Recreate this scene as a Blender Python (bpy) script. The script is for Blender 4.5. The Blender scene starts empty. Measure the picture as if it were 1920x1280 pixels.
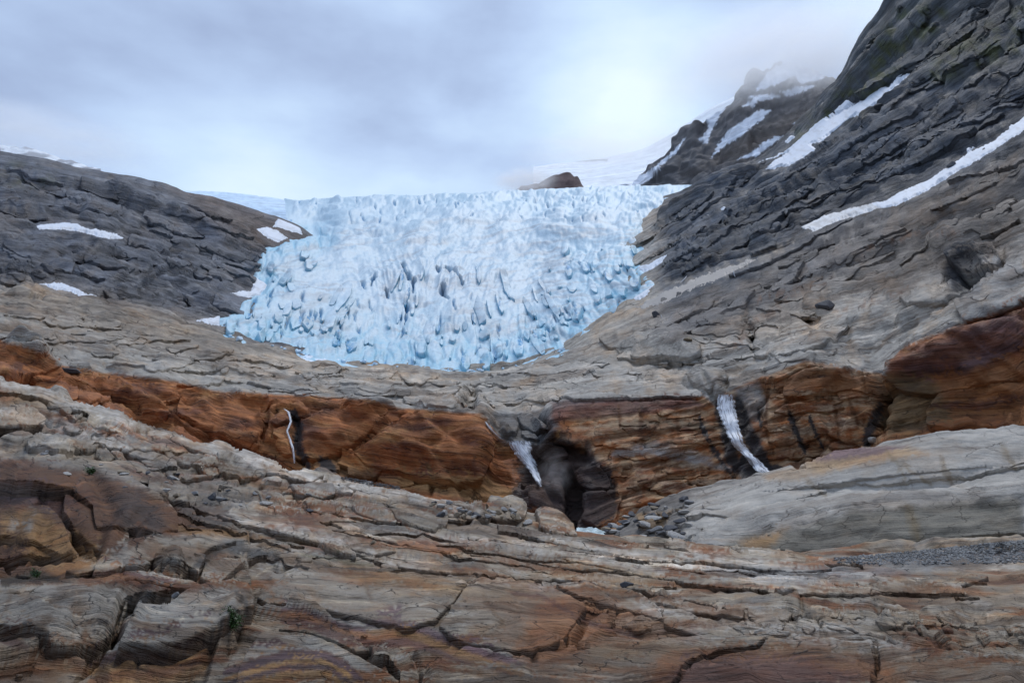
import bpy, math, random
import numpy as np
from mathutils import Vector
random.seed(7)
S = bpy.context.scene
COL = S.collection
R = math.radians
F = 1280.0                     # focal length expressed in pixels of the 1920 px photograph
PITCH = math.atan(80.0 / F)

# ------------------------------------------------------------------ camera
cd = bpy.data.cameras.new('camera')
cd.sensor_width = 36.0; cd.lens = 24.0
cd.clip_start = 0.05; cd.clip_end = 40000
cam = bpy.data.objects.new('camera', cd); COL.objects.link(cam)
cam.location = (0, 0, 0); cam.rotation_euler = (R(90) + PITCH, 0, 0)
S.camera = cam

# ------------------------------------------------------------------ world, sun, exposure
SUN_AZ, SUN_EL = 22.0, 56.0
world = bpy.data.worlds.new('World'); S.world = world; world.use_nodes = True
def build_world():
    nt = world.node_tree; N = nt.nodes; L = nt.links; N.clear()
    out = N.new('ShaderNodeOutputWorld')
    sky = N.new('ShaderNodeTexSky'); sky.sky_type = 'NISHITA'; sky.sun_disc = False
    sky.sun_elevation = R(SUN_EL); sky.sun_rotation = R(SUN_AZ)
    bg1 = N.new('ShaderNodeBackground'); bg1.inputs[1].default_value = 0.07
    L.new(sky.outputs[0], bg1.inputs[0])
    tc = N.new('ShaderNodeTexCoord')
    nrm = N.new('ShaderNodeVectorMath'); nrm.operation = 'NORMALIZE'; L.new(tc.outputs['Generated'], nrm.inputs[0])
    D = nrm.outputs[0]
    def math_(op, a, b=None, clamp=False):
        m = N.new('ShaderNodeMath'); m.operation = op; m.use_clamp = clamp
        for i, x in enumerate((a, b)):
            if x is None: continue
            if isinstance(x, (int, float)): m.inputs[i].default_value = x
            else: L.new(x, m.inputs[i])
        return m.outputs[0]
    mp = N.new('ShaderNodeMapping'); mp.inputs['Scale'].default_value = (1.0, 1.0, 2.2); mp.inputs['Location'].default_value = (0.37, 0.1, 0.22)
    L.new(D, mp.inputs[0])
    n1 = N.new('ShaderNodeTexNoise'); n1.inputs['Scale'].default_value = 2.1; n1.inputs['Detail'].default_value = 5; n1.inputs['Roughness'].default_value = 0.45; n1.inputs['Distortion'].default_value = 0.25
    L.new(mp.outputs[0], n1.inputs[0])
    n2 = N.new('ShaderNodeTexNoise'); n2.inputs['Scale'].default_value = 4.5; n2.inputs['Detail'].default_value = 7; n2.inputs['Roughness'].default_value = 0.5
    L.new(mp.outputs[0], n2.inputs[0])
    sep = N.new('ShaderNodeSeparateXYZ'); L.new(D, sep.inputs[0])
    def lobe(u, v, power, gain):
        d = ray(u, v); dv = N.new('ShaderNodeVectorMath'); dv.operation = 'DOT_PRODUCT'
        n = np.linalg.norm(d); dv.inputs[1].default_value = tuple(d / n)
        L.new(D, dv.inputs[0])
        return math_('MULTIPLY', math_('POWER', math_('MAXIMUM', dv.outputs['Value'], 0.0), power), gain)
    b = math_('MULTIPLY', math_('SUBTRACT', n1.outputs[0], 0.5), 1.8)
    b = math_('ADD', b, math_('MULTIPLY', math_('SUBTRACT', n2.outputs[0], 0.5), 0.85))
    b = math_('ADD', b, 0.19)
    for a in ((1200, 262, 90, 0.95), (480, 350, 90, 0.42), (850, 340, 160, 0.12), (1650, 50, 120, 0.5), (1400, 70, 160, -0.30), (250, 130, 30, -0.08), (900, 20, 60, -0.1)):
        b = math_('ADD', b, lobe(*a))
    cr = N.new('ShaderNodeValToRGB'); L.new(b, cr.inputs[0])
    e = cr.color_ramp.elements
    e[0].position = 0.0; e[0].color = (0.34, 0.43, 0.64, 1)
    e[1].position = 1.0; e[1].color = (0.82, 0.96, 1.0, 1)
    m = e.new(0.35); m.color = (0.49, 0.63, 0.88, 1)
    m = e.new(0.62); m.color = (0.61, 0.78, 1.0, 1)
    bg2 = N.new('ShaderNodeBackground'); bg2.inputs[1].default_value = SKY
    zr = N.new('ShaderNodeMapRange'); zr.interpolation_type = 'SMOOTHSTEP'; zr.inputs[1].default_value = 0.48; zr.inputs[2].default_value = 1.0; zr.inputs[3].default_value = 1.0; zr.inputs[4].default_value = 1.4
    L.new(sep.outputs[2], zr.inputs[0])      # an overcast sky brightens towards the zenith
    zs = N.new('ShaderNodeVectorMath'); zs.operation = 'SCALE'; L.new(cr.outputs[0], zs.inputs[0]); L.new(zr.outputs[0], zs.inputs['Scale'])
    L.new(zs.outputs[0], bg2.inputs[0])
    mix = N.new('ShaderNodeMixShader'); mix.inputs[0].default_value = 0.9
    L.new(bg1.outputs[0], mix.inputs[1]); L.new(bg2.outputs[0], mix.inputs[2]); L.new(mix.outputs[0], out.inputs[0])
SKY = 1.2
cp, sp = math.cos(PITCH), math.sin(PITCH)
def ray(u, v):
    u = np.asarray(u, float); v = np.asarray(v, float)
    x = u - 960.0; y = F; z = 640.0 - v
    return np.stack([x + 0 * z, y * cp - z * sp + 0 * x, y * sp + z * cp + 0 * x], -1)
def at(u, v, r):
    d = ray(u, v); h = np.hypot(d[..., 0], d[..., 1])
    return d * (np.asarray(r) / h)[..., None]
def proj(P):
    x = P[..., 0]; y = P[..., 1] * cp + P[..., 2] * sp; z = -P[..., 1] * sp + P[..., 2] * cp
    y = np.where(np.abs(y) < 1e-3, 1e-3, y)
    return 960 + F * x / y, 640 - F * z / y
build_world()
sl = bpy.data.lights.new('sun', 'SUN'); sl.energy = 1.5; sl.angle = R(26); sl.color = (1.0, 0.96, 0.9)
sun = bpy.data.objects.new('sun', sl); COL.objects.link(sun)
a, e = R(SUN_AZ), R(SUN_EL)
sd = Vector((math.sin(a) * math.cos(e), math.cos(a) * math.cos(e), math.sin(e)))
sun.rotation_euler = (-sd).to_track_quat('-Z', 'Y').to_euler()
S.view_settings.view_transform = 'Standard'; S.view_settings.look = 'None'
S.view_settings.exposure = -0.1; S.view_settings.gamma = 1.0; S.view_settings.use_curve_mapping = False
S.cycles.use_denoising = True
try: S.cycles.denoiser = 'OPENIMAGEDENOISE'; S.cycles.denoising_input_passes = 'RGB_ALBEDO_NORMAL'; S.cycles.denoising_prefilter = 'ACCURATE'
except Exception: pass
S.cycles.max_bounces = 14; S.cycles.diffuse_bounces = 3; S.cycles.glossy_bounces = 2
S.cycles.volume_bounces = 12; S.cycles.transmission_bounces = 4; S.cycles.transparent_max_bounces = 12
S.cycles.volume_step_rate = 2.0; S.cycles.volume_max_steps = 96

# ------------------------------------------------------------------ noise
f32 = np.float32
def _tab(seed):
    rs = np.random.RandomState(seed % 100000)
    p = rs.permutation(256).astype(np.int32); p = np.concatenate([p, p])
    a = rs.rand(256).astype(f32) * 2 * np.pi
    return p, np.cos(a), np.sin(a)
_tabs = {}
def pn(x, y, seed=0):
    """2-D gradient noise, about -1..1"""
    if seed not in _tabs: _tabs[seed] = _tab(seed)
    p, gx, gy = _tabs[seed]
    x = np.asarray(x, f32); y = np.asarray(y, f32)
    xf = np.floor(x); yf = np.floor(y)
    xi = xf.astype(np.int32) & 255; yi = yf.astype(np.int32) & 255
    fx = x - xf; fy = y - yf
    u = fx * fx * fx * (fx * (fx * 6 - 15) + 10); v = fy * fy * fy * (fy * (fy * 6 - 15) + 10)
    a = p[xi]; b = p[(xi + 1) & 255]; yi1 = (yi + 1) & 255
    h00 = p[a + yi]; h10 = p[b + yi]; h01 = p[a + yi1]; h11 = p[b + yi1]
    n00 = gx[h00] * fx + gy[h00] * fy
    n10 = gx[h10] * (fx - 1) + gy[h10] * fy
    n01 = gx[h01] * fx + gy[h01] * (fy - 1)
    n11 = gx[h11] * (fx - 1) + gy[h11] * (fy - 1)
    l = n00 + u * (n10 - n00); m = n01 + u * (n11 - n01)
    return (l + v * (m - l)) * 1.5
def fbm(x, y, seed=0, o=4, g=0.5):
    s = 0; a = 1.0; n = 0
    for k in range(o):
        s = s + a * pn(x * 2 ** k + 13.7 * k, y * 2 ** k - 7.1 * k, seed + k); n += a; a *= g
    return s / n
def bil(x, y, seed=0, o=3, g=0.5):      # rounded humps between sharp creases, 0..1
    s = 0; a = 1.0; n = 0
    for k in range(o):
        s = s + a * np.abs(pn(x * 2 ** k + 3.7 * k, y * 2 ** k + 9.1 * k, seed + k)); n += a; a *= g
    return s / n
def h1(i, seed=0):
    i = np.asarray(i).astype(np.int64)
    v = (i * 374761393 + seed * 668265263) & 0xffffffff
    v = ((v ^ (v >> 13)) * 1274126177) & 0xffffffff
    return (((v ^ (v >> 16)) & 0xffff) / 65535.0).astype(f32)
def worley(x, y, seed=0, jit=0.9):
    """F1, F2, cell id, offset to cell point"""
    x = np.asarray(x, f32); y = np.asarray(y, f32)
    xi = np.floor(x); yi = np.floor(y)
    F1 = np.full(x.shape, 9., f32); F2 = F1.copy(); ID = np.zeros(x.shape, np.int64); OX = F1 * 0; OY = F1 * 0
    for dx in (-1, 0, 1):
        for dy in (-1, 0, 1):
            cx = xi + dx; cy = yi + dy
            idd = cx.astype(np.int64) * 7919 + cy.astype(np.int64) * 104729
            px = cx + 0.5 + (h1(idd, seed + 1) - 0.5) * jit; py = cy + 0.5 + (h1(idd, seed + 2) - 0.5) * jit
            ox = x - px; oy = y - py; d = np.sqrt(ox * ox + oy * oy)
            c = d < F1
            F2 = np.where(c, F1, np.minimum(F2, d)); F1 = np.where(c, d, F1)
            ID = np.where(c, idd, ID); OX = np.where(c, ox, OX); OY = np.where(c, oy, OY)
    return F1, F2, ID, OX, OY
def ss(a, b, x):
    t = np.clip((x - a) / (b - a), 0, 1); return t * t * (3 - 2 * t)
def level(d, k=40):
    """remove the slow part of a relief so that it neither lifts nor sinks the ground"""
    nr, nc = d.shape; R_ = (nr + k - 1) // k; C_ = (nc + k - 1) // k
    p_ = np.pad(d, ((0, R_ * k - nr), (0, C_ * k - nc)), mode='edge'); c = p_.reshape(R_, k, C_, k).mean((1, 3))
    yi = np.clip((np.arange(nr) - k / 2 + .5) / k, 0, R_ - 1.001); xi = np.clip((np.arange(nc) - k / 2 + .5) / k, 0, C_ - 1.001)
    y0 = yi.astype(int); x0 = xi.astype(int); fy = (yi - y0)[:, None]; fx = (xi - x0)[None]; y1 = np.minimum(y0 + 1, R_ - 1); x1 = np.minimum(x0 + 1, C_ - 1)
    return d - ((c[np.ix_(y0, x0)] * (1 - fy) + c[np.ix_(y1, x0)] * fy) * (1 - fx) + (c[np.ix_(y0, x1)] * (1 - fy) + c[np.ix_(y1, x1)] * fy) * fx)
def gauss(a, sig, axis):
    if sig <= 0: return a
    n = int(3 * sig) + 1; k = np.exp(-0.5 * (np.arange(-n, n + 1) / sig) ** 2); k /= k.sum()
    pw = [(0, 0)] * a.ndim; pw[axis] = (n, n); b = np.pad(a, pw, mode='edge')
    o = np.zeros_like(a)
    for i, w in enumerate(k):
        sl_ = [slice(None)] * a.ndim; sl_[axis] = slice(i, i + a.shape[axis]); o += w * b[tuple(sl_)]
    return o
def lin_dist(x, y, pts):
    """distance to a polyline and position along it 0..1"""
    D = np.full(x.shape, 1e9); T = np.zeros(x.shape)
    pts = np.asarray(pts, float); seg = np.hypot(*(pts[1:] - pts[:-1]).T[:2]); tot = seg.sum(); acc = 0
    for i in range(len(pts) - 1):
        ax, ay = pts[i][:2]; bx, by = pts[i + 1][:2]; ux, uy = bx - ax, by - ay; l2 = ux * ux + uy * uy + 1e-9
        t = np.clip(((x - ax) * ux + (y - ay) * uy) / l2, 0, 1)
        d = np.hypot(x - ax - t * ux, y - ay - t * uy)
        c = d < D; D = np.where(c, d, D); T = np.where(c, (acc + t * seg[i]) / tot, T); acc += seg[i]
    return D, T
def poly_sd(x, y, pts):
    """signed distance, positive inside"""
    D, _ = lin_dist(x, y, list(pts) + [pts[0]])
    ins = np.zeros(x.shape, bool); n = len(pts); j = n - 1
    for i in range(n):
        xi, yi = pts[i][:2]; xj, yj = pts[j][:2]
        c = ((yi > y) != (yj > y)) & (x < (xj - xi) * (y - yi) / (yj - yi + 1e-12) + xi)
        ins ^= c; j = i
    return np.where(ins, D, -D)
class Sub:
    """window of a grid near a set of points"""
    def __init__(s, u, v, pts, pad):
        p = np.asarray(pts, float)[:, :2]
        s.m = (u > p[:, 0].min() - pad) & (u < p[:, 0].max() + pad) & (v > p[:, 1].min() - pad) & (v < p[:, 1].max() + pad)
        s.u = u[s.m]; s.v = v[s.m]

# ------------------------------------------------------------------ sheets
def axis(lo, hi, step, out_lo, out_hi):
    a = list(np.arange(lo, hi, step)); st = step; x = lo; L_ = []
    while x > out_lo: st *= 1.12; x -= st; L_.append(x)
    x = a[-1]; st = step; R_ = []
    while x < out_hi: st *= 1.12; x += st; R_.append(x)
    return np.array(L_[::-1] + a + R_)
class Sheet:
    def __init__(s, U, curves, rows, sm_u=5, sm_r=5):
        s.U = U; K = len(curves)
        V = []; LR = []
        fine = np.arange(U[0], U[-1] + 4, 4.0)
        for c in curves:
            c = np.asarray(c, float)
            v = np.interp(fine, c[:, 0], c[:, 1]); r = np.interp(fine, c[:, 0], np.log(c[:, 2]))
            v = gauss(v, sm_u, 0); r = gauss(r, sm_u * 2, 0)
            V.append(np.interp(U, fine, v)); LR.append(np.interp(U, fine, r))
        V = np.array(V); LR = np.array(LR)
        t = np.concatenate([k + np.arange(n) / n for k, n in enumerate(rows)] + [[K - 1.0]])
        k = np.minimum(t.astype(int), K - 2); f = (t - k)[:, None]
        s.v = V[k] * (1 - f) + V[k + 1] * f; lr = LR[k] * (1 - f) + LR[k + 1] * f
        s.v = gauss(s.v, sm_r, 0); lr = gauss(lr, sm_r, 0)
        s.t = np.repeat(t[:, None], len(U), 1)
        s.r = np.exp(lr); s.u = np.repeat(U[None], len(t), 0)
        mv = V[:, (U > 0) & (U < 1920)].mean(1) if ((U > 0) & (U < 1920)).any() else V.mean(1)
        gap = np.maximum(np.abs(np.diff(mv)), 12); cum = np.concatenate([[0], np.cumsum(gap)])
        s.S = np.interp(t, np.arange(K), cum)[:, None] + 0 * s.u
        s.d = np.zeros_like(s.u); s.push = np.zeros_like(s.u)
    # hand placed relief, in photo pixels at the spot's own distance
    def crack(s, pts, w, dep, wob=3.0):
        q = Sub(s.u, s.v, pts, w * 3 + wob * 2)
        du = fbm(q.u / 23, q.v / 17, 91, 3) * wob; dv = fbm(q.u / 19, q.v / 23, 95, 3) * wob
        D, T = lin_dist(q.u + du, q.v + dv, pts)
        p = np.clip(1 - D / (w * (0.35 + np.sqrt(np.clip(4 * T * (1 - T), 0, 1)))), 0, 1)
        s.d[q.m] -= dep * np.minimum(p * 1.6, 1)
    def block(s, pts, h, edge, wob=4.0, tilt=(0, 0)):
        q = Sub(s.u, s.v, pts, edge + wob * 2)
        du = fbm(q.u / 31, q.v / 19, 71, 3) * wob; dv = fbm(q.u / 27, q.v / 21, 75, 3) * wob
        D = poly_sd(q.u + du, q.v + dv, pts); c = np.mean(np.asarray(pts, float), 0)
        w = ss(-edge * 0.3, edge, D)
        s.d[q.m] += w * (h + (q.u - c[0]) * tilt[0] + (q.v - c[1]) * tilt[1])
    def dome(s, cx, cy, rx, ry, ang, h, pw=0.6, wob=0.12):
        L_ = max(rx, ry) * 1.3; q = Sub(s.u, s.v, [(cx, cy)], L_)
        a_ = R(ang); x = (q.u - cx) * math.cos(a_) + (q.v - cy) * math.sin(a_); y = -(q.u - cx) * math.sin(a_) + (q.v - cy) * math.cos(a_)
        rho = (x / rx) ** 2 + (y / ry) ** 2 + wob * fbm(q.u / rx * 1.5, q.v / ry * 1.5, int(cx) % 50, 3)
        s.d[q.m] += h * np.clip(1 - rho, 0, 1) ** pw
    def step(s, pts, h, w, up=False, wob=3.0, edge=2.5):
        """a broken ledge along a traced line: the ground on the near side (or, for a crest, on the far side) drops away"""
        p = np.asarray(pts, float); q = Sub(s.u, s.v, pts, w * 4 + 8); sg = -1 if up else 1
        yl = np.interp(q.u, p[:, 0], p[:, 1]) + wob * fbm(q.u / 24, q.u * 0 + h, int(p[0, 0]) % 40, 4, 0.6)
        x = (q.v - yl) * sg; T = np.clip((q.u - p[0, 0]) / (p[-1, 0] - p[0, 0]), 0, 1); fade = ss(-0.03, 0.1, T * (1 - T) * 3) * (q.u > p[0, 0]) * (q.u < p[-1, 0])
        s.d[q.m] -= h * fade * ss(-edge * .3, edge, x) * np.exp(-np.clip(x, 0, None) / w) * (0.6 + 0.8 * (0.5 + 0.5 * pn(q.u / 40, q.u * 0, 3)))
    def shove(s, pts, metres, edge, wob=5.0):
        q = Sub(s.u, s.v, pts, edge + wob * 2)
        du = fbm(q.u / 31, q.v / 31, 61, 3) * wob; dv = fbm(q.u / 27, q.v / 27, 65, 3) * wob
        D = poly_sd(q.u + du, q.v + dv, pts); s.push[q.m] += metres * ss(-edge * 0.5, edge * 0.5, D)
    def finish(s, fine=None):
        P = at(s.u, s.v, np.maximum(s.r + s.push, 0.3))
        du = np.gradient(P, axis=1); dt = np.gradient(P, axis=0)
        n = np.cross(du, dt); n /= np.linalg.norm(n, axis=-1, keepdims=True) + 1e-9
        flip = (n * P).sum(-1) > 0
        if flip.mean() > 0.5: n = -n
        for ax in (0, 1): n = gauss(n, 4, ax)
        n /= np.linalg.norm(n, axis=-1, keepdims=True) + 1e-9
        s.n = n
        s.d = gauss(gauss(s.d, 0.8, 0), 0.8, 1)
        s.P = P + n * (s.d * s.r / F)[..., None]
        if fine is not None:      # second pass: fine relief along the true surface normal
            du = np.gradient(s.P, axis=1); dt = np.gradient(s.P, axis=0); m_ = np.cross(du, dt)
            m_ /= np.linalg.norm(m_, axis=-1, keepdims=True) + 1e-9
            m_ *= np.sign((m_ * n).sum(-1, keepdims=True)); m_ = gauss(gauss(m_, 1.2, 0), 1.2, 1)
            s.P = s.P + m_ * (fine * s.r / F)[..., None]
        s.pu, s.pv = proj(s.P)
        s.col = np.zeros(s.u.shape + (3,)); s.rough = np.full(s.u.shape, 0.85)
    # hand placed colour: the rock's own and some painted shade
    def tint(s, pts, col, a=1.0, feather=10, wob=12, sc=30, beds=0.0):
        q = Sub(s.pu, s.pv, pts, feather + wob * 2)
        du = fbm(q.u / sc, q.v / sc * 1.6, 31, 4, 0.6) * wob; dv = fbm(q.u / sc, q.v / sc * 1.6, 41, 4, 0.6) * wob * 0.6
        D = poly_sd(q.u + du, q.v + dv, pts)
        if beds: D = np.minimum(D, 25) + beds * fbm(s.u[q.m] / 110, s.S[q.m] / 5.5, 43, 4, 0.62); 
        w = (ss(-feather, feather, D) * a)[:, None]
        s.col[q.m] = s.col[q.m] * (1 - w) + np.asarray(col) * w
        return q.m, w[:, 0]
    def stroke(s, pts, w, col, a=1.0, wob=3.0, sc=22, rough=None, hard=1.5, broken=0.0):
        q = Sub(s.pu, s.pv, pts, w * 2 + wob * 2)
        du = fbm(q.u / sc, q.v / sc, 51, 3) * wob; dv = fbm(q.u / sc, q.v / sc, 55, 3) * wob
        D, T = lin_dist(q.u + du, q.v + dv, pts)
        ww = w * (0.5 + 0.5 * np.sqrt(np.clip(4 * T * (1 - T), 0, 1)))
        m = np.clip((1 - D / ww) * hard, 0, 1) * a
        if broken: m = m * ss(-broken, 0.25, fbm(q.u / 14, q.v / 9, 57, 3))
        s.col[q.m] = s.col[q.m] * (1 - m[:, None]) + np.asarray(col) * m[:, None]
        if rough is not None: s.rough[q.m] = s.rough[q.m] * (1 - m) + rough * m

def to_mesh(name, P, quads, mat, col=None, rough=None, uv=None, smooth=True, parent=None, sharp=None):
    """P (n,3), quads (m,4)"""
    used = np.zeros(len(P), bool); used[quads.ravel()] = True
    idx = np.cumsum(used) - 1; quads = idx[quads]; P = P[used]
    me = bpy.data.meshes.new(name)
    me.vertices.add(len(P)); me.vertices.foreach_set('co', np.ascontiguousarray(P, f32).ravel())
    k = quads.shape[1]
    me.loops.add(quads.size); me.loops.foreach_set('vertex_index', quads.astype(np.int32).ravel())
    me.polygons.add(len(quads)); me.polygons.foreach_set('loop_start', np.arange(0, quads.size, k, dtype=np.int32))
    try: me.polygons.foreach_set('loop_total', np.full(len(quads), k, np.int32))
    except Exception: pass
    me.update(calc_edges=True)
    if smooth: me.polygons.foreach_set('use_smooth', np.ones(len(quads), bool))
    if col is not None:
        c = np.ones((len(P), 4), f32); c[:, :3] = col[used]
        at_ = me.attributes.new('tone', 'FLOAT_COLOR', 'POINT'); at_.data.foreach_set('color', c.ravel())
    if rough is not None:
        at_ = me.attributes.new('gloss', 'FLOAT', 'POINT'); at_.data.foreach_set('value', np.ascontiguousarray(rough[used], f32))
    if uv is not None:
        at_ = me.attributes.new('bed', 'FLOAT_VECTOR', 'POINT')
        w = np.zeros((len(P), 3), f32); w[:, :uv.shape[1]] = uv[used]; at_.data.foreach_set('vector', w.ravel())
    me.materials.append(mat); me.validate()
    o = bpy.data.objects.new(name, me); COL.objects.link(o)
    if parent: o.parent = parent
    return o
def grid_quads(nr, nc):
    i = np.arange(nr * nc).reshape(nr, nc)
    return np.stack([i[:-1, :-1], i[:-1, 1:], i[1:, 1:], i[1:, :-1]], -1)
def tag(o, label=None, cat=None, group=None, kind=None):
    if label: o['label'] = label
    if cat: o['category'] = cat
    if group: o['group'] = group
    if kind: o['kind'] = kind
    return o

# ------------------------------------------------------------------ materials
def mat_rock(name, grain=1.0, var=0.3, beds=(0.006, 0.22), seam=0.6, cream=0.35, seamcol=(0.26, 0.20, 0.16), joint=0.8, varn=0.5):
    """tone attribute (colour of the spot) x 3-D grain x thin bedding streaks that follow the 'bed' coordinates"""
    m = bpy.data.materials.new(name); m.use_nodes = True
    nt = m.node_tree; N = nt.nodes; L = nt.links; b = N['Principled BSDF']
    ac = N.new('ShaderNodeAttribute'); ac.attribute_name = 'tone'
    ag = N.new('ShaderNodeAttribute'); ag.attribute_name = 'gloss'
    ab = N.new('ShaderNodeAttribute'); ab.attribute_name = 'bed'
    au = N.new('ShaderNodeTexCoord')
    def noise(src, sc, det, rg, dist=0.0):
        mp = N.new('ShaderNodeMapping'); mp.inputs['Scale'].default_value = sc; L.new(src, mp.inputs[0])
        n = N.new('ShaderNodeTexNoise'); n.inputs['Scale'].default_value = 1.0; n.inputs['Detail'].default_value = det; n.inputs['Roughness'].default_value = rg; n.inputs['Distortion'].default_value = dist
        L.new(mp.outputs[0], n.inputs[0]); return n.outputs[0]
    def mrange(src, a, b_, c, d):
        r = N.new('ShaderNodeMapRange'); r.interpolation_type = 'SMOOTHSTEP'; L.new(src, r.inputs[0])
        for i, x in enumerate((a, b_, c, d)): r.inputs[i + 1].default_value = x
        return r.outputs[0]
    def mul(a, b_):
        k = N.new('ShaderNodeMath'); k.operation = 'MULTIPLY'; L.new(a, k.inputs[0])
        if isinstance(b_, float): k.inputs[1].default_value = b_
        else: L.new(b_, k.inputs[1])
        return k.outputs[0]
    n1 = noise(au.outputs['Object'], (grain, grain, grain * 1.6), 11, 0.72)
    n2 = noise(ab.outputs['Vector'], (beds[0], beds[1], 1), 5, 0.62, 0.15)
    n3 = noise(ab.outputs['Vector'], (beds[0] * 2.2, beds[1] * 0.25, 1), 4, 0.6, 0.3)
    n4 = noise(ab.outputs['Vector'], (beds[0] * 3, beds[0] * 6, 1), 5, 0.65)
    f = mul(mrange(n1, 0.3, 0.7, 1 - var, 1 + var), mrange(n2, 0.3, 0.7, 1 - var * 0.8, 1 + var * 0.8))
    vm = N.new('ShaderNodeVectorMath'); vm.operation = 'SCALE'; L.new(ac.outputs['Color'], vm.inputs[0]); L.new(f, vm.inputs['Scale'])
    def mix(fac, a, b_, mode='MIX'):
        x = N.new('ShaderNodeMix'); x.data_type = 'RGBA'; x.blend_type = mode; L.new(fac, x.inputs[0]); L.new(a, x.inputs[6])
        if isinstance(b_, tuple): x.inputs[7].default_value = (*b_, 1)
        else: L.new(b_, x.inputs[7])
        return x.outputs[2]
    gate = mrange(n4, 0.42, 0.6, 0.15, 1.0)
    c = mix(mul(mul(mrange(n2, 0.43, 0.36, 0.0, 1.0), gate), seam), vm.outputs[0], seamcol, 'MULTIPLY')
    c = mix(mul(mrange(n2, 0.57, 0.66, 0.0, 1.0), cream), c, (1.55, 1.5, 1.42), 'MULTIPLY')
    c = mix(mul(mrange(n3, 0.5, 0.66, 0.0, 1.0), seam * 0.7), c, (1.02, 0.74, 0.48), 'MULTIPLY')
    # thin joints that cut the beds, at two sizes
    def joints(sc, width, sd_):
        mp = N.new('ShaderNodeMapping'); mp.inputs['Scale'].default_value = sc; mp.inputs['Location'].default_value = (sd_, sd_ * 2.3, 0); L.new(ab.outputs['Vector'], mp.inputs[0])
        wn = N.new('ShaderNodeTexNoise'); wn.inputs['Scale'].default_value = 2.2; wn.inputs['Detail'].default_value = 4; L.new(mp.outputs[0], wn.inputs[0])
        wa = N.new('ShaderNodeVectorMath'); wa.operation = 'MULTIPLY_ADD'; L.new(wn.outputs['Color'], wa.inputs[0]); wa.inputs[1].default_value = (0.55, 0.55, 0); L.new(mp.outputs[0], wa.inputs[2])
        vo = N.new('ShaderNodeTexVoronoi'); vo.feature = 'DISTANCE_TO_EDGE'; vo.inputs['Scale'].default_value = 1.0; L.new(wa.outputs[0], vo.inputs['Vector'])
        return mrange(vo.outputs['Distance'], width, 0.0, 0.0, 1.0)
    j1 = mul(joints((0.0065, 0.034, 1), 0.011, 3.1), mrange(n4, 0.47, 0.6, 0.0, 1.0)); j2 = mul(joints((0.022, 0.10, 1), 0.022, 7.7), mrange(n4, 0.47, 0.38, 0.0, 0.7))
    jm = N.new('ShaderNodeMath'); jm.operation = 'MAXIMUM'; L.new(j1, jm.inputs[0]); L.new(j2, jm.inputs[1])
    c = mix(mul(jm.outputs[0], joint), c, (0.22, 0.19, 0.17), 'MULTIPLY')
    varnish = noise(ab.outputs['Vector'], (0.004, 0.03, 1), 6, 0.66, 0.4)
    c = mix(mul(mrange(varnish, 0.50, 0.60, 0.0, 1.0), varn), c, (0.46, 0.34, 0.25), 'MULTIPLY')
    c = mix(mul(mrange(varnish, 0.46, 0.38, 0.0, 1.0), varn * 0.6), c, (1.3, 1.27, 1.2), 'MULTIPLY')
    L.new(c, b.inputs['Base Color']); L.new(ag.outputs['Fac'], b.inputs['Roughness'])
    b.inputs['Specular IOR Level'].default_value = 0.35
    ad = N.new('ShaderNodeMath'); ad.operation = 'ADD'; L.new(n1, ad.inputs[0]); L.new(mul(n2, 0.9), ad.inputs[1])
    sb_ = N.new('ShaderNodeMath'); sb_.operation = 'MULTIPLY_ADD'; L.new(jm.outputs[0], sb_.inputs[0]); sb_.inputs[1].default_value = -0.6; L.new(ad.outputs[0], sb_.inputs[2])
    return m, N, L, b, sb_.outputs[0], None
def rock_bump(mt, dist, strength=0.6):
    m, N, L, b, h_, _ = mt
    bp = N.new('ShaderNodeBump'); bp.inputs['Strength'].default_value = strength; bp.inputs['Distance'].default_value = dist
    L.new(h_, bp.inputs['Height']); L.new(bp.outputs[0], b.inputs['Normal'])
    return m
ROCK_NEAR = rock_bump(mat_rock('striped bedrock', grain=1.1, var=0.22, beds=(0.006, 0.11), seam=0.75, cream=0.6, varn=0.75, joint=0.7), 0.16, 1.0)
ROCK_BLOCK = rock_bump(mat_rock('polished bedrock', grain=0.4, var=0.16, beds=(0.004, 0.12), seam=0.3, cream=0.2, joint=0.35, varn=0.3), 0.4, 0.8)
ROCK_CLIFF = rock_bump(mat_rock('rust stained cliff', grain=0.3, var=0.26, beds=(0.007, 0.12), seam=0.65, cream=0.4), 0.8, 1.0)
ROCK_FAR = rock_bump(mat_rock('mountain rock', grain=0.05, var=0.3, beds=(0.01, 0.16), seam=0.5, cream=0.3, seamcol=(0.4,0.4,0.42), joint=0.5, varn=0.3), 4.0, 0.9)
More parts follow.
